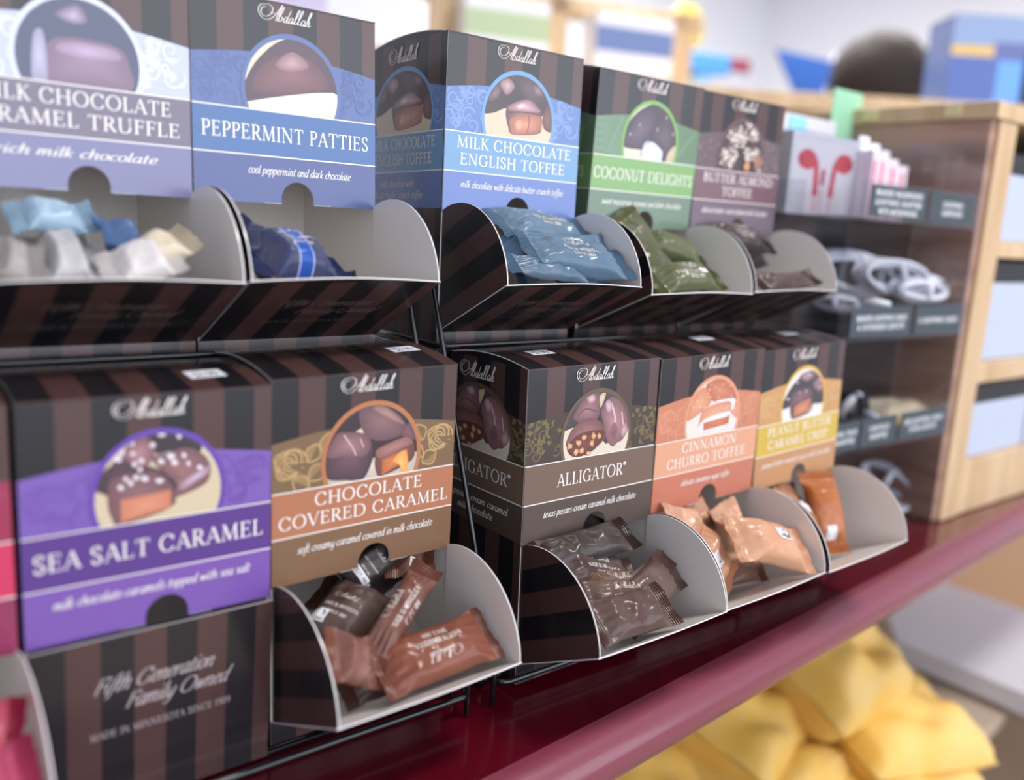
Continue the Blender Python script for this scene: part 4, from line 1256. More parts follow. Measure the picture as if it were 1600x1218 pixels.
candy('B4', (1034, 806), 0.012, (1082, 828), 0.012, 'pale tan candy half hidden by the left wing of the churro tray', (196, 150, 120), w=.020, t=.012, roll=-0.12, seed=44, group=g, tx=False)
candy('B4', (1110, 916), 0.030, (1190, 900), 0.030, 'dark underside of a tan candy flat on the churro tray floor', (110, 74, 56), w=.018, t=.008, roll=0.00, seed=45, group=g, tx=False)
# lower row, peanut butter
g = 'amber candies in the peanut butter tray'
candy('B5', (1268, 742), 0.004, (1296, 872), 0.034, 'tall amber candy standing upright in the peanut butter tray', AMBER, w=.028, t=.016, roll=0.02, seed=46, group=g, tx=False, label_at=(.012, -.006, .010, .008, True))
candy('B5', (1200, 764), 0.000, (1264, 782), 0.006, 'dark amber candy behind the left of the peanut butter tray', (130, 76, 34), w=.026, t=.015, roll=-0.12, seed=47, inside=True, group=g, tx=False)
candy('B5', (1218, 782), 0.020, (1276, 812), 0.020, 'amber candy with a white label across it, peanut butter tray', (150, 96, 58), w=.022, t=.013, roll=-0.16, seed=48, group=g, tx=False, label_at=(-.010, -.004, .020, .008, True))
# far left, red
g = 'red candies at the left edge'
candy('B0', (-70, 1150), 0.035, (50, 1160), 0.035, 'blurred red candy in the tray at the lower left edge', RED, w=.034, t=.020, roll=-0.12, seed=49, group=g, tx=False)
candy('B0', (-20, 1240), 0.050, (95, 1200), 0.050, 'blurred pinkish red candy nearest the lower left corner', (176, 60, 96), w=.030, t=.016, roll=-0.12, seed=50, group=g, tx=False)
# ------------------------------------------------------------------ the shop around the boxes
def plane_slab(name, a, b, material, kind='structure', parent=None):
    o = block(name, a, b, material, parent, bevel=0)
    if kind: o['kind'] = kind
    return o
FLOOR = mat('floor_tile', (176, 160, 142), .45, color2=(160, 144, 126), vscale=3)
WALL = mat('painted_wall', (236, 238, 244), .8, bump=.1, bscale=120)
CEIL = mat('painted_ceiling', (212, 212, 230), .9)
PINE = mat('pale_wood', (208, 180, 142), .5, color2=(188, 156, 116), vscale=5, stretch=(8, 8, 1))
WALNUT = mat('dark_brown_wood', (178, 142, 122), .45, color2=(140, 106, 90), vscale=6, stretch=(1.2, 1.2, 9))
RED_TOP = mat('glossy_red_laminate', (88, 6, 24), .22, coat=.5)
ROSE = mat('rose_edge_moulding', (122, 52, 68), .34, coat=.4)
BLACK = mat('black_wire_enamel', (14, 14, 17), .3, coat=.4)
BLACKP = mat('black_plastic', (22, 24, 30), .5)
WHITEP = mat('white_plastic', (226, 230, 236), .45)
CABLE = mat('white_cable_rubber', (214, 214, 222), .5)
YELLOW = mat('yellow_film', (232, 184, 84), .5, color2=(232, 198, 122), vscale=14, bump=.3, bscale=20)
plane_slab('floor', (-3, -3.2, -.05), (5.2, 4.6, 0), FLOOR)
plane_slab('wall_back', (-3, 3.6, 0), (5.2, 3.7, Z0 + 1.9), WALL)
plane_slab('wall_right', (5.1, -3.2, 0), (5.2, 3.6, Z0 + 1.9), WALL)
plane_slab('ceiling', (-3, -3.2, Z0 + 1.8), (5.2, 3.7, Z0 + 1.9), CEIL)

# red counter with a rounded rose edge, turned a little against the boxes
ctop = Z0 - .1155
ang = math.radians(5.2)
counter = empty('sales_counter', (0.16, -0.0615, 0), 'dark red counter with a rounded rose pink edge under the candy racks', 'counter')
counter.rotation_euler = (0, 0, ang)
m = MB()
prof = [(.50, ctop - .036), (.50, ctop)] + [(.004, ctop)]
def extrude(mb, prof, x0, x1):
    n = len(prof)
    for i in range(n):
        j = (i + 1) % n
        mb.poly([(x0,) + prof[i], (x0,) + prof[j], (x1,) + prof[j], (x1,) + prof[i]], (1, 1, 1, 1))
    mb.poly([(x0,) + p for p in reversed(prof)], (1, 1, 1, 1))
    mb.poly([(x1,) + p for p in prof], (1, 1, 1, 1))
extrude(m, [(.34, ctop - .036), (.34, ctop), (.0, ctop), (.0, ctop - .036)], -1.2, 1.25)
m.build('counter_top', RED_TOP, counter)
m = MB()
extrude(m, [(.0, ctop - .036), (.0, ctop + .0002)] + [(-.020 * math.sin(math.pi * i / 40), ctop - .018 + .018 * math.cos(math.pi * i / 40)) for i in range(1, 40)], -1.2, 1.25)
m.build('edge_moulding', ROSE, counter, smooth=False)
BEIGE_P = mat('beige_panel', (190, 172, 152), .6)
for x0 in (-1.15, -.1, 1.2):
    block('support_panel', (x0, .06 if x0 < 1 else .26, .0), (x0 + .03, .33, ctop - .036), BEIGE_P, counter)
block('back_board', (-1.2, .33, 0), (1.25, .34, ctop - .036), BEIGE_P, counter)
block('lower_shelf', (-1.2, .03, .585), (1.0, .33, .605), BEIGE_P, counter)

# black wire racks that carry the boxes
def rack(label, x0, x1, rod_x, y_top):
    r = empty('wire_rack', ((x0 + x1) / 2, .05, ctop), label, 'rack', 'two-tier wire racks')
    ox, oy, oz = r.location
    def loc(p):
        return (p[0] - ox, p[1] - oy, p[2] + Z0 - oz)
    R = .0017
    def rod(name, pts, rr=R):
        m = MB()
        m.tube([loc(p) for p in pts], rr, n=10)
        return m.build(name, BLACK, r, smooth=True)
    def rnd_corner(cx, cy, a0, a1, rad, z):
        return [(cx + rad * math.cos(math.radians(a0 + (a1 - a0) * i / 6)), cy + rad * math.sin(math.radians(a0 + (a1 - a0) * i / 6)), z) for i in range(7)]
    y0, y1, rad = -.0125, .078, .008
    zb = -.1132
    loop = rnd_corner(x0 + rad, y0 + rad, 180, 270, rad, -.103) + rnd_corner(x1 - rad, y0 + rad, 270, 360, rad, -.103)
    rod('front_rail', [(x0, y1, -.103)] + loop + [(x1, y1, -.103)], .0019)
    for yy in (.012, .062):
        rod('floor_rod', [(x0, yy, zb), (x1, yy, zb)])
    for yy in (.105, .155):
        rod('upper_floor_rod', [(x0, yy, .0715), (x1, yy, .0715)])
    rod('upper_front_rail', [(x0, .19, .082), (x0, y_top + .004, .082), (x0 + .006, y_top, .082), (x1 - .006, y_top, .082), (x1, y_top + .004, .082), (x1, .19, .082)])
    for xx in (x0, x1):
        rod('leg', [(xx, .085, -.1138), (xx, .085, .0715)])
        rod('leg', [(xx, .185, -.1138), (xx, .185, .0715)])
        rod('leg', [(xx, y0 + .02, -.1138), (xx, y0 + .02, -.103)])
    rod('slanted_side_rod', [(rod_x, -.0128, -.1138), (rod_x, -.0128, -.0915), (rod_x, .0641, .1127), (rod_x, .074, .138), (rod_x, .09, .146), (rod_x, .18, .146)])
    m = MB()
    m.box(loc((x0 + .002, .1795 + .0105, -.1138)), loc((x1 - .002, .1925, .16)))
    m.build('back_sheet', BLACKP, r)  # added black sheet, hides the bright background in the gap between boxes
    return r
rack('black wire rack under the left boxes, up to the orange brown box', -.2, .1665, .163, .0745)
rack('black wire rack under the right boxes, its slanted rod beside the dark box side', .1865, .545, .181, .0635)

# clear acrylic organiser with label strips, to the right of the boxes
disp = empty('acrylic_organiser', (.75, .1, ctop), 'clear acrylic cable organiser with dark label strips right of the boxes', 'display stand')
dx, dy, dz = disp.location
def dl(x, y, z):
    return (x - dx, y - dy, z + Z0 - dz)
SLATE = S(66, 76, 82)
tiers = [(.022, .1775, .558, .744), (.022, .079, .550, .748), (.022, -.018, .545, .747), (.022, -.1135, .538, .748)]
for ti, (ty, tz, x0, x1) in enumerate(tiers):
    m = MB()
    m.box(dl(.534, ty, tz - .003), dl(.752, .20, tz), (1, 1, 1, 1))
    m.build('shelf', ACRYLIC, disp)
    if ti < 3:
        m = MB()
        m.box(dl(x0 - .006, ty - .004, tz - .003), dl(x1 + .006, ty - .001, tz + .029), (1, 1, 1, 1))
        m.build('label_holder', ACRYLIC, disp)
def vpanel(name, x, y0, z0, z1):
    m = MB()
    m.box(dl(x, y0, z0), dl(x + .003, .20, z1))
    m.build(name, ACRYLIC, disp)
vpanel('side_panel', .752, .020, -.1135, .255)
vpanel('side_panel', .531, .060, -.1135, .205)
vpanel('divider', .655, .030, .0795, .1745)
vpanel('divider', .656, .030, -.0175, .0755)
vpanel('divider', .553, .030, .0795, .1745)
vpanel('divider', .655, .030, .178, .205)
m = MB()
m.box(dl(.531, .2005, -.1135), dl(.755, .2035, .255), (1, 1, 1, 1))
m.build('back_sheet', ACRYLIC, disp)
LABELS = [(0, .560, .650, ['Braided Headphones', 'Lightning Adapters', 'with Microphone']), (0, .656, .738, ['Lightning', 'Earphones']),
          (1, .555, .652, ['Braided Lightning Cables', "6' Extended Length"]), (1, .658, .744, ["6' Lightning Cables"]),
          (2, .548, .591, ['Wall Plug', 'Adapter']), (2, .594, .652, ['Car Plug', 'Adapter']), (2, .658, .744, ['USB Lightning Cables', 'Extra Length'])]
FLATC = {ch: CAPS[ch.upper()] for ch in 'abcdefghijklmnopqrstuvwxyz' if ch.upper() in CAPS}
FLATC.update(CAPS)
FLATC['j'] = CAPS['I']; FLATC['J'] = CAPS['I']
for ti, x0, x1, lines in LABELS:
    ty, tz = tiers[ti][0], tiers[ti][1]
    hh = .026
    m = MB()
    m.slab([Vector(dl(x0, ty - .0044, tz + .001)), Vector(dl(x1, ty - .0044, tz + .001)), Vector(dl(x1, ty - .0044, tz + hh)), Vector(dl(x0, ty - .0044, tz + hh))], (0, .0003, 0), SLATE, SLATE, SLATE)
    pt = Paint(m, dl(x0, ty - .0044, tz), (1, 0, 0), (0, 0, 1))
    pt.k = 6
    for i, ln in enumerate(lines):
        y = hh / 2 + (len(lines) / 2 - i - .5) * .0074 - .0022
        write(pt, ln, FLATC, (x1 - x0) / 2, y, .0044, S(222, 226, 230), min((x1 - x0) * .82, len(ln) * .0041), thick=.2, thin=.14)
    o = m.build('shelf_label', PAPER, disp)
    o['label'] = 'dark grey label strip with white lettering'

# coiled cables in the organiser
def coil(pts, label, rr=.0023, loops=7, spread=.012, seed=1, material=CABLE):
    rnd = random.Random(seed)
    m = MB()
    A, B = Vector(pts[0]), Vector(pts[1])
    ax = (B - A)
    L = ax.length
    ax.normalize()
    side = ax.cross(Vector((0, 0, 1))).normalized()
    up = side.cross(ax)
    c = (A + B) / 2
    path = []
    for i in range(loops * 28 + 1):
        a = 2 * math.pi * i / 28
        k = int(i / 28)
        r1 = L / 2 * (1 - .05 * (k % 3))
        r2 = spread * (1.0 + .22 * math.sin(k * 2.1 + seed))
        path.append(c + ax * r1 * math.cos(a) + up * (r2 * math.sin(a)) + side * ((i / (loops * 28) - .5) * spread * 1.6 + .002 * math.sin(a * 2 + k)))
    m.tube(path, rr, n=8)
    o = m.build('coiled_cable', material, None, smooth=True)
    m2 = MB()
    m2.tube([c + up * spread * 1.1 * math.cos(t * .7) + side * spread * 1.2 * math.sin(t * .7) for t in range(10)], rr * 1.5, n=8)
    m2.build('cable_tie', CABLE, o, smooth=True)
    m3 = MB()
    m3.tube([B + up * .002, B + ax * .012 + up * .004, B + ax * .026 + up * .003], [rr * 1.3, rr * 1.9, rr * 1.6], n=10)
    m3.build('plug', WHITEP, o, smooth=True)
    return tag(o, label, 'cable', 'coiled cables in the acrylic organiser')
def zz(x, y, z):
    return (x, y, z + Z0)
def zp(px, py, Y):
    return tuple(at(px, py, Y))
coil([zp(1265, 415, .115), zp(1395, 440, .075)], 'long white cable bundle in the middle shelf, partly behind the almond toffee tray', seed=1, spread=.017, loops=6)
coil([zp(1345, 425, .075), zp(1440, 440, .055)], 'bright white coiled cable at the right of the middle shelf', seed=2, spread=.0125)
coil([zp(1400, 450, .05), zp(1472, 455, .045)], 'small white cable loop nearest the right end of the middle shelf', rr=.0024, loops=5, seed=3, spread=.009)
coil([zp(1275, 470, .10), zp(1345, 478, .055)], 'white cable low in the middle shelf beside the dark label strip', rr=.0024, loops=5, seed=4, spread=.005)
coil([zp(1352, 725, .10), zp(1430, 770, .05)], 'white coiled cable on the lowest shelf near the red counter', seed=5, spread=.012)
coil([zp(1395, 800, .06), zp(1445, 800, .045)], 'grey white cable end lowest at the right of the organiser', rr=.0032, loops=4, seed=6, spread=.008)
coil([zp(1316, 625, .08), zp(1345, 645, .06)], 'black coiled cable on the third shelf beside the mustard box', loops=4, seed=7, spread=.012, material=BLACKP)
def pouch_mesh(w, d, h, seed, nx=24, ny=18, amp=.14):
    m = MB()
    off = Vector((seed * 2.3, seed * 5.1, seed))
    for sg in (1, -1):
        b = len(m.v)
        for i in range(nx + 1):
            for j in range(ny + 1):
                x, y = 2 * i / nx - 1, 2 * j / ny - 1
                z = max(0, (1 - abs(x) ** 4) * (1 - abs(y) ** 4)) ** .5
                z *= 1 + amp * 2 * noise.noise(Vector((x * 2.1, y * 2.1, sg)) + off)
                z += .25 * amp * (noise.voronoi(Vector((x * 2, y * 2, sg)) + off)[0][0] - .4)
                m.v.append((x * w / 2, y * d / 2, sg * z * h / 2))
        for i in range(nx):
            for j in range(ny):
                q = [b + i * (ny + 1) + j, b + (i + 1) * (ny + 1) + j, b + (i + 1) * (ny + 1) + j + 1, b + i * (ny + 1) + j + 1]
                m.f.append(tuple(q) if sg > 0 else tuple(q[::-1]))
                m.c.append((1, 1, 1, 1))
    return m
o = pouch_mesh(.10, .06, .022, 3).build('cable_packet', mat('cream_packet', (216, 200, 172), .4), None, smooth=True, weld=True)
o.location = zp(1385, 642, .07)
tag(o, 'cream and yellow packet lying on the third organiser shelf', 'packet')
m = MB(); m.box((-.02, -.0305, .004), (.02, -.0302, .010), (1, 1, 1, 1))
m = pouch_mesh(.05, .03, .012, 5)
q = m.build('yellow_stripe', mat('yellow_label', (214, 180, 40), .4), o, smooth=True, weld=True)
q.location = (-.012, -.02, -.002)
# earphone boxes on the top shelf
def ear_box(x, y, w, h, label, red=True):
    b = empty('earphone_box', zz(x + w / 2, y + .02, .1785), label, 'box', 'earphone boxes on the top shelf')
    m = MB()
    m.box((-w / 2, -.02, 0), (w / 2, .02, h), S(214, 208, 212))
    pt = Paint(m, (-w / 2, -.02, 0), (1, 0, 0), (0, 0, 1))
    C = S(196, 46, 60) if red else S(40, 60, 130)
    def rr(x0, y0, x1, y1, r):
        P = []
        for cx_, cy_, a0 in ((x1 - r, y1 - r, 0), (x0 + r, y1 - r, 90), (x0 + r, y0 + r, 180), (x1 - r, y0 + r, 270)):
            P += [(cx_ + r * math.cos(math.radians(a0 + t * 15)), cy_ + r * math.sin(math.radians(a0 + t * 15))) for t in range(7)]
        return P
    pt.poly(rr(.003, .003, w - .003, h - .003, .010), S(186, 188, 196))
    pt.poly(rr(.0042, .0042, w - .0042, h - .0042, .009), S(216, 208, 212))
    if red:
        for sx in (-1, 1):
            cx_ = w / 2 + sx * w * .27
            pt.poly(catmull(blob(cx_, h * .68, w * .135, h * .125, 14), 3, True), C)
            pt.line(catmull([(cx_ - sx * w * .02, h * .70), (cx_ - sx * w * .115, h * .66), (cx_ - sx * w * .145, h * .5), (cx_ - sx * w * .155, h * .24)], 5), w * .075, C)
            pt.line([(cx_ - sx * w * .155, h * .22), (cx_ - sx * w * .16, h * .05)], w * .022, S(220, 120, 130))
            pt.poly(blob(cx_ + sx * w * .09, h * .67, w * .03, h * .04, 8), S(150, 30, 46))
        pt.line([(w / 2 - w * .02, h * .58), (w / 2 - w * .03, h * .38)], w * .06, S(170, 50, 62))
        pt.line([(w / 2 - w * .03, h * .36), (w / 2 - w * .04, h * .04)], w * .02, S(220, 130, 140))
    else:
        for i in range(3):
            pt.rect(w * .2, h * (.25 + i * .22), w * .45, h * (.31 + i * .22), C)
    m.build('carton', CARD, b)
    m = MB()
    m.box((-w / 2 - .0012, -.0222, -.0002), (w / 2 + .0012, -.0208, h + .002), (1, 1, 1, 1))
    m.build('clear_lid', ACRYLIC, b)
    return b
ear_box(.549, .088, .104, .068, 'white earphone box printed with red earbuds on the top shelf')
ear_box(.545, .135, .1, .076, 'white box standing behind the red earbud box', red=False)
PINK, PINKL = S(214, 106, 128), S(226, 214, 226)
for i in range(3):
    b = empty('pink_striped_box', zz(.661 + i * .026, .082 + i * .004, .1785), ['pink striped white box just right of the earbud box', 'pink striped white box, middle of three on the top shelf', 'pink striped white box, right of three on the top shelf'][i], 'box', 'pink striped boxes on the top shelf')
    m = MB()
    hgt = .060 - i * .004
    m.box((-.0125, -.010, 0), (.0125, .03, hgt), PINKL)
    pt = Paint(m, (-.0125, -.010, 0), (1, 0, 0), (0, 0, 1))
    pt.rect(.002, 0, .0072, hgt * .86, PINK)
    pt.rect(.0142, 0, .0192, hgt * .86, PINK)
    m.build('carton', CARD, b)
    block('hanging_tab', (-.008, .008, hgt), (.008, .0095, hgt + .014), WHITEP, b, bevel=0)
o = pouch_mesh(.055, .05, .03, 8).build('pink_packet', mat('pink_film', (222, 104, 140), .4), None, smooth=True, weld=True)
o.location = zp(1466, 258, .10); o.rotation_euler = (1.3, 0, .1)
tag(o, 'bright pink packet leaning behind the right label of the top shelf', 'packet')
o = pouch_mesh(.06, .05, .03, 9).build('white_packet', mat('pale_film', (222, 214, 206), .4), None, smooth=True, weld=True)
o.location = zp(1498, 285, .075); o.rotation_euler = (1.2, .3, 0)
tag(o, 'cream white packet at the right end of the top shelf', 'packet')
o = empty('note_card', zz(.745, .165, .1785), 'pale green card standing tall behind the pink striped boxes', 'card')
m = MB(); m.slab([Vector((-.028, 0, 0)), Vector((.028, 0, 0)), Vector((.026, 0, .130)), Vector((-.026, 0, .130))], (0, .0012, 0), S(150, 204, 168), S(150, 204, 168), S(150, 204, 168))
m.build('card_sheet', PAPER, o)
block('card_foot', (-.03, -.012, 0), (.03, .012, .004), WHITEP, o)
o = empty('clear_box', zz(.632, .170, .1785), 'clear plastic box with a pale blue item behind the earbud box', 'box')
block('box_shell', (-.075, -.02, 0), (.075, .02, .094), mat('milky_plastic', (206, 208, 212), .3), o)
block('blue_insert', (-.005, -.0215, .072), (.022, -.0201, .092), mat('ice_blue', (140, 200, 240), .4), o, bevel=.0005)

# wooden shelf unit standing on the counter right of the organiser
unit = empty('wooden_shelf_unit', zz(1.05, .17, -.1155), 'pale wooden shelf unit with a dark brown side, right of the acrylic organiser', 'shelf unit')
ux, uy, uz = unit.location
def ub(name, x0, y0, z0, x1, y1, z1, mt, bev=.0015):
    return block(name, (x0 - ux, y0 - uy, z0 + Z0 - uz), (x1 - ux, y1 - uy, z1 + Z0 - uz), mt, unit, bevel=bev)
TOPZ = .292
ub('side_panel', .760, .024, -.1145, .772, .33, TOPZ - .016, WALNUT)
ub('side_panel', 1.285, .024, -.1145, 1.297, .33, TOPZ - .016, WALNUT)
ub('front_post', .770, .020, -.1145, .806, .036, TOPZ - .016, PINE)
ub('top_board', .757, .018, TOPZ - .016, 1.30, .335, TOPZ, PINE)
ub('back_panel', .772, .32, -.1145, 1.285, .33, TOPZ - .016, mat('brown_backing', (120, 98, 80), .7))
boards = [(.1495, .1655), (.024, .045), (-.1145, -.058)]
for z0, z1 in boards:
    ub('shelf_board', .806, .022, z0, 1.285, .32, z1, PINE)
for si, (z1, hh, lid) in enumerate([(.1655, .066, .022), (.045, .080, .0235), (-.058, .058, .0225)]):  # lid here is the height of the gap shade block
    for i in range(3):
        x0 = .812 + i * .155
        b = empty('white_carton', zz(x0 + .075, .10, z1), '%s white carton with an added black block for the gap shade on the %s board of the shelf unit' % (['leftmost', 'middle', 'rightmost'][i], ['top', 'second', 'lowest'][si]), 'carton', 'white cartons on the wooden shelf unit')
        block('carton_body', (-.074, -.07, 0), (.074, .07, hh), mat('white_carton', (180, 190, 208), .5), b, bevel=.002)
        block('gap_shade', (-.0745, -.0705, hh), (.0745, .0705, hh + lid - .002), BLACKP, b, bevel=.002)  # black block stands in for the shaded gap under the board
# lower wooden gondola further back that carries the cartons on top
gz = at_d(1510, 166, 1.6).z
gp = at_d(1500, 166, 1.68)
gon = empty('wooden_counter', (gp.x, gp.y, 0), 'long pale wooden counter behind the shelf unit, cartons standing on it', 'counter')
gon.rotation_euler = (0, 0, -YAW)
block('counter_top', (-.62, -.14, gz - .03), (.36, .16, gz), PINE, gon)
block('front_board', (-.60, -.12, 0), (.34, -.10, gz - .03), mat('mid_wood', (176, 138, 104), .5), gon)
for x in (-.6, .32):
    block('end_board', (x, -.10, 0), (x + .02, .14, gz - .03), mat('mid_wood', (176, 138, 104), .5), gon)
def on_gon(px, D):
    p = at_d(px, 166, D)
    return Vector((p.x, p.y, gz))
b = empty('blue_carton', on_gon(1512, 1.62), 'large blue and yellow carton standing on the pale wooden counter', 'carton')
b.rotation_euler = (0, 0, -YAW)
CB = S(48, 82, 160)
m = MB(); m.box((-.066, -.05, 0), (.066, .05, .148), CB)
pt = Paint(m, (-.066, -.05, 0), (1, 0, 0), (0, 0, 1))
pt.rect(0, .094, .132, .148, S(120, 144, 184))
pt.rect(0, .080, .075, .098, S(204, 168, 84))
pt.rect(.085, .005, .128, .075, S(84, 150, 220))
pt.rect(.075, .075, .132, .105, S(70, 84, 150))
m.build('carton_body', CARD, b)
block('carton_flap', (-.066, -.05, .1482), (.066, .05, .150), mat('grey_card', (170, 180, 190), .6), b, bevel=0)
b = empty('dark_carton', on_gon(1625, 1.62), 'dark carton with a blue top at the right edge of the picture', 'carton')
b.rotation_euler = (0, 0, -YAW)
block('carton_body', (-.06, -.05, 0), (.06, .05, .075), mat('charcoal_card', (40, 44, 58), .5), b)
block('blue_top', (-.06, -.05, .0755), (.06, .05, .125), mat('dusty_blue_card', (106, 140, 186), .5), b)
for i, (px, py) in enumerate(((1450, 176), (1522, 180))):
    b = block('yellow_tag', (-.008, -.0010, 0), (.008, .0010, .012), mat('pale_yellow', (216, 204, 150), .5), None, bevel=.0004)
    b.rotation_euler = (0, 0, math.pi / 2)
    b.location = at((1450, 1522)[i], (178, 184)[i], (.145, .06)[i])
    b.location.x = .7555
    b.location.z = Z0 + TOPZ - .013
    tag(b, ['yellow price tag on the shelf unit top edge, left one', 'yellow price tag on the shelf unit top edge, near the corner post'][i], 'price tag')

# customer behind the shelf unit
def person(x, y, facing):
    hgt = 1.80
    pr = empty('person', (x, y, -.0), 'person with dark hair in a grey top standing behind the shelf unit', 'person')
    pr.rotation_euler = (0, 0, facing)
    pr.scale = (.968, .968, .968)
    V_, E_, R_ = [], [], []
    def v(p, r, parent=None):
        V_.append(p); R_.append(r)
        if parent is not None:
            E_.append((parent, len(V_) - 1))
        return len(V_) - 1
    pel = v((0, 0, .95), (.165, .12))
    wst = v((0, .01, 1.10), (.145, .105), pel)
    chs = v((0, .01, 1.30), (.165, .12), wst)
    shc = v((0, .01, 1.44), (.12, .085), chs)
    nk = v((0, .0, 1.53), (.058, .058), shc)
    hd0 = v((0, -.02, 1.60), (.066, .080), nk)
    hd1 = v((0, -.022, 1.68), (.074, .092), hd0)
    hd2 = v((0, -.01, 1.755), (.058, .070), hd1)
    v((0, -.118, 1.655), (.012, .012), hd1)
    for s in (-1, 1):
        sh = v((s * .17, .01, 1.43), (.058, .058), shc)
        el = v((s * .235, .02, 1.15), (.042, .042), sh)
        wr = v((s * .235, -.10, .93), (.029, .029), el)
        pm = v((s * .232, -.135, .87), (.038, .020), wr)
        for f in range(4):
            k1 = v((s * .232 + (f - 1.5) * .019, -.165, .80 - .004 * abs(f - 1.5)), (.0095, .0095), pm)
            k2 = v((s * .232 + (f - 1.5) * .019, -.165, .765 + .006 * abs(f - 1.5)), (.0085, .0085), k1)
        v((s * .19, -.15, .835), (.011, .011), pm)
        hp = v((s * .09, 0, .88), (.092, .092), pel)
        kn = v((s * .10, -.01, .49), (.058, .058), hp)
        an = v((s * .10, .02, .09), (.038, .038), kn)
        v((s * .11, -.12, .035), (.038, .030), an)
    me = bpy.data.meshes.new('body')
    me.from_pydata(V_, E_, [])
    ob = bpy.data.objects.new('body', me)
    col.objects.link(ob)
    ob.parent = pr
    sk = ob.modifiers.new('skin', 'SKIN')
    for d, r in zip(me.skin_vertices[0].data, R_):
        d.radius = r
    me.skin_vertices[0].data[0].use_root = True
    sk.use_smooth_shade = True
    ss = ob.modifiers.new('sub', 'SUBSURF')
    ss.levels = ss.render_levels = 2
    me.materials.append(mat('skin', (206, 150, 130), .5))
    # face details
    for s in (-1, 1):
        m = MB()
        m.tube([(s * .031, -.103, 1.688), (s * .031, -.113, 1.688)], [.011, .006], n=10)
        m.build('eye', mat('eye_dark', (50, 40, 40), .3), ob, smooth=True)
        m = MB()
        m.tube([(s * .078, .0, 1.70), (s * .088, .008, 1.675), (s * .080, .0, 1.645)], [.010, .014, .009], n=8)
        m.build('ear', MATS['skin'], ob, smooth=True)
    m = MB()
    m.tube([(-.024, -.103, 1.625), (0, -.110, 1.622), (.024, -.103, 1.625)], [.004, .007, .004], n=8)
    m.build('mouth', mat('lips', (170, 96, 92), .4), ob, smooth=True)
    # hair: a shaped shell over the skull, longer at the back
    m = MB()
    NU, NV = 28, 16
    for j in range(NV + 1):
        ph = math.pi * .74 * j / NV
        for i in range(NU):
            th = 2 * math.pi * i / NU
            front = max(0, -math.sin(th))
            p = ph * (1 - .50 * front ** 1.5)
            k = 1 + .05 * noise.noise(Vector((math.cos(th) * 3, math.sin(th) * 3, ph * 3)))
            m.v.append((.112 * k * math.sin(p) * math.cos(th), .004 + .138 * k * math.sin(p) * math.sin(th), 1.690 + .122 * k * math.cos(p) - (.03 * (1 - front) * (j / NV) ** 2)))
    for j in range(NV):
        for i in range(NU):
            i2 = (i + 1) % NU
            m.f.append((j * NU + i, (j + 1) * NU + i, (j + 1) * NU + i2, j * NU + i2)); m.c.append((1, 1, 1, 1))
    o = m.build('hair', mat('dark_hair', (40, 29, 26), .85, bump=.4, bscale=40), pr, smooth=True)
    sd = o.modifiers.new('thick', 'SOLIDIFY'); sd.thickness = .012
    # shirt and trousers follow the body
    def sleeve(nm, rows, mt):
        m = MB()
        n = 24
        for (cx, cy, cz, rx, ry) in rows:
            for i in range(n):
                t = 2 * math.pi * i / n
                m.v.append((cx + rx * math.cos(t), cy + ry * math.sin(t), cz))
        for j in range(len(rows) - 1):
            for i in range(n):
                i2 = (i + 1) % n
                m.f.append((j * n + i, j * n + i2, (j + 1) * n + i2, (j + 1) * n + i)); m.c.append((1, 1, 1, 1))
        return m.build(nm, mt, pr, smooth=True)
    GREY = mat('grey_cloth', (122, 116, 124), .85)
    NAVYC = mat('dark_trousers', (52, 54, 66), .85)
    sleeve('shirt', [(0, .0, .88, .205, .150), (0, .01, 1.10, .180, .135), (0, .01, 1.30, .205, .150), (0, .01, 1.42, .185, .125), (0, .005, 1.49, .10, .09), (0, 0, 1.52, .072, .070)], GREY)
    for s in (-1, 1):
        sleeve('sleeve', [(s * .13, .01, 1.46, .05, .075), (s * .19, .012, 1.40, .068, .075), (s * .222, .016, 1.25, .058, .060), (s * .236, .018, 1.14, .054, .056)], GREY)
        sleeve('trouser_leg', [(s * .09, 0, .93, .115, .13), (s * .095, 0, .70, .095, .10), (s * .10, -.005, .48, .078, .080), (s * .10, .015, .10, .062, .066)], NAVYC)
    return pr
pp = at_d(1378, 122, 2.3)
person(pp.x, pp.y, math.radians(62))

# far wall fittings
def far(name, px, py, D, w, h, d, color, label, cat, yaw=0.0, parts=None):
    p = at_d(px, py, D)
    b = empty(name, (p.x, p.y, p.z - h / 2), label, cat)
    b.rotation_euler = (0, 0, yaw)
    block('panel', (-w / 2, -d / 2, 0), (w / 2, d / 2, h), mat(name + '_colour', color, .6), b)
    return b, p
rk = at_d(800, 30, 2.0)
hut = empty('wall_display_rack', (rk.x, rk.y, 0), 'pale wooden display rack with white and green packs behind the top boxes', 'display rack')
hut.rotation_euler = (0, 0, -.35)
for x in (-.62, -.16, .10, .42):
    block('upright', (x - .028, -.02, 0), (x + .028, .03, Z0 + .66), PINE, hut)
block('top_rail', (-.65, -.02, Z0 + .62), (.47, .03, Z0 + .66), PINE, hut)
for z in (.28, .47):
    block('rack_shelf', (-.65, -.14, Z0 + z), (.47, .02, Z0 + z + .018), PINE, hut)
packs = [(-.42, .10, (232, 234, 240), 'white pack with a lilac print on the pale wooden rack'), (-.04, .10, (176, 196, 150), 'green and white pack on the pale wooden rack'), (.26, .11, (86, 112, 170), 'blue and white pack on the pale wooden rack')]
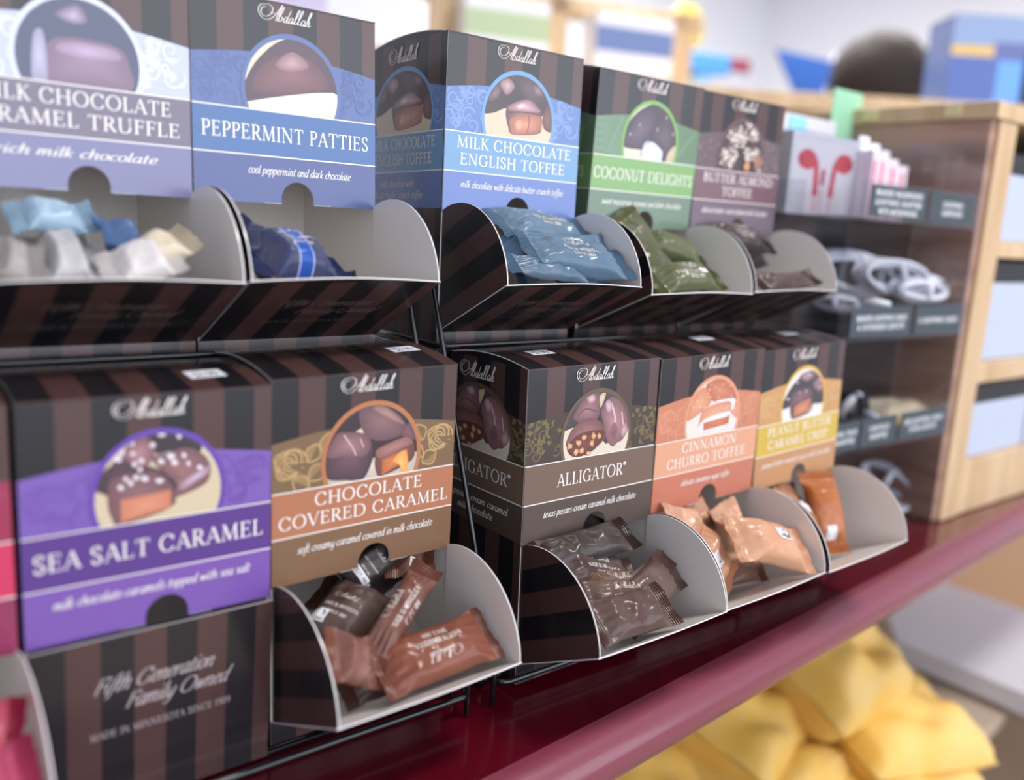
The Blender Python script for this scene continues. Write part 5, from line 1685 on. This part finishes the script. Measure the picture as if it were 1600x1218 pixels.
for x, hh, c, lab in packs:
    wv = hut.matrix_basis @ Vector((x, -.06, Z0 + .488))
    b = empty('boxed_pack', wv, lab, 'pack', 'packs on the pale wooden rack')
    b.rotation_euler = (0, 0, -.35)
    w_ = .30 if x < -.2 else .19
    m = MB(); m.box((-w_ / 2, -.04, 0), (w_ / 2, .04, .125), S(234, 236, 240))
    pt = Paint(m, (-w_ / 2, -.04, 0), (1, 0, 0), (0, 0, 1))
    pt.rect(w_ * .15 if x < -.2 else 0, .05, w_ * (.5 if x < -.2 else 1), .105, S(c) if x > -.2 else S(206, 196, 226))
    m.build('carton', CARD, b)
    block('pack_lid', (-w_ / 2 - .001, -.041, .1251), (w_ / 2 + .001, .041, .132), WHITEP, b)
for sx, zrow in ((-.42, .298), (-.04, .298), (.26, .298)):
    pass
b, p = far('round_sign', 1070, 42, 2.7, .02, .02, .02, (190, 176, 70), 'round yellow sign standing at the far wall', 'sign')
m = MB()
m.tube([(0, -.02, .01), (0, .0, .01)], .066, n=28)
m.build('disc', mat('mustard_disc', (198, 180, 72), .6, color2=(160, 150, 90), vscale=10), b, smooth=False)
block('pole', (-.008, .0, -p.z + .01), (.008, .012, .0), WHITEP, b)
b, p = far('sky_blue_sign', 1085, 98, 2.4, .20, .05, .03, (86, 170, 244), 'sky blue sign board below the round yellow sign', 'sign', -.4)
block('sign_leg', (-.09, -.01, -p.z + .025), (-.075, .005, 0), WHITEP, b)
block('lower_panel', (-.03, -.012, -.06), (.05, .012, -.004), mat('bright_sky', (150, 210, 250), .5), b)
block('dark_bar', (-.16, -.02, -.012), (.0, -.016, .0), BLACKP, b)
b, p = far('red_banner', 1150, 102, 2.6, .085, .035, .02, (150, 60, 80), 'small dull red banner right of the sky blue sign', 'banner', -.4)
block('banner_pole', (.03, .0, -p.z + .02), (.036, .008, 0), WHITEP, b)
b = empty('blue_pennant', at_d(1255, 118, 2.6), 'royal blue triangular pennant left of the person', 'pennant')
b.rotation_euler = (0, 0, -.5)
m = MB(); m.slab([Vector((-.09, 0, .065)), Vector((.0, 0, -.08)), Vector((.06, 0, -.07)), Vector((.10, 0, .045))], (0, .012, 0), S(58, 106, 190), S(58, 106, 190), S(58, 106, 190))
m.build('cloth', PAPER, b)
block('pennant_pole', (.09, .0, -b.location.z + .01), (.1, .012, .07), WHITEP, b)

# under the counter: yellow pouches, a white table beyond
YL = []
def ypouch(px, py, D, w, d, h, rot, label, seed):
    p = at_d(px, py, D)
    o = pouch_mesh(w, d, h, seed, amp=.2).build('yellow_pouch', YELLOW, None, smooth=True, weld=True)
    o.location = p
    o.rotation_euler = rot
    tag(o, label, 'pouch', 'yellow pouches below the counter')
ypouch(1290, 1030, 1.02, .17, .16, .11, (.5, .1, .1), 'tall yellow pouch on top of the heap below the counter edge', 1)
ypouch(1150, 1110, 1.0, .22, .16, .09, (.3, .2, .3), 'yellow pouch left of the tall one, close under the red edge', 2)
ypouch(1390, 1130, 1.02, .20, .15, .08, (.2, .15, -.2), 'yellow pouch at the right corner of the heap below the counter', 3)
ypouch(1210, 1190, .98, .24, .16, .08, (.2, .1, .1), 'yellow pouch at the bottom edge in the middle of the heap', 4)
ypouch(1010, 1200, .95, .20, .16, .08, (.3, .1, .2), 'yellow pouch lowest and furthest left of the heap', 5)
ypouch(1380, 1215, 1.0, .20, .16, .08, (.1, .1, -.1), 'yellow pouch under the right corner one at the bottom edge', 6)
ypouch(905, 1215, .92, .20, .16, .07, (.3, .1, .3), 'yellow pouch at the left end of the heap, tucked under the red edge', 7)
tq = [at_z(1376, 925, -.42), at_z(1432, 893, -.42), at_z(1760, 1010, -.42), at_z(1760, 1150, -.42), at_z(1402, 1000, -.42)]
tc = sum(tq, Vector()) / 5
tbl = empty('white_table', (tc.x, tc.y, 0), 'white table beyond the counter end at the lower right', 'table')
m = MB()
m.slab([q - Vector((tc.x, tc.y, 0)) for q in tq][::-1], (0, 0, -.03), (1, 1, 1, 1), (1, 1, 1, 1), (1, 1, 1, 1))
m.build('table_top', mat('white_laminate', (216, 214, 222), .5), tbl)
for i, q in enumerate(tq):
    d_ = (tc - q) * .16
    p_ = q + d_ - Vector((tc.x, tc.y, 0))
    block('table_leg', (p_.x - .02, p_.y - .02, 0), (p_.x + .02, p_.y + .02, Z0 - .452), mat('cream_leg', (206, 190, 172), .6), tbl)
a_, b_ = tq[4] + (tc - tq[4]) * .12 - Vector((tc.x, tc.y, 0)), tq[3] + (tc - tq[3]) * .12 - Vector((tc.x, tc.y, 0))
m = MB()
m.slab([Vector((a_.x, a_.y, .05)), Vector((b_.x, b_.y, .05)), Vector((b_.x, b_.y, Z0 - .452)), Vector((a_.x, a_.y, Z0 - .452))], (.01, .014, 0), (1, 1, 1, 1), (1, 1, 1, 1), (1, 1, 1, 1))
m.build('front_panel', mat('taupe_panel', (172, 150, 132), .6), tbl)
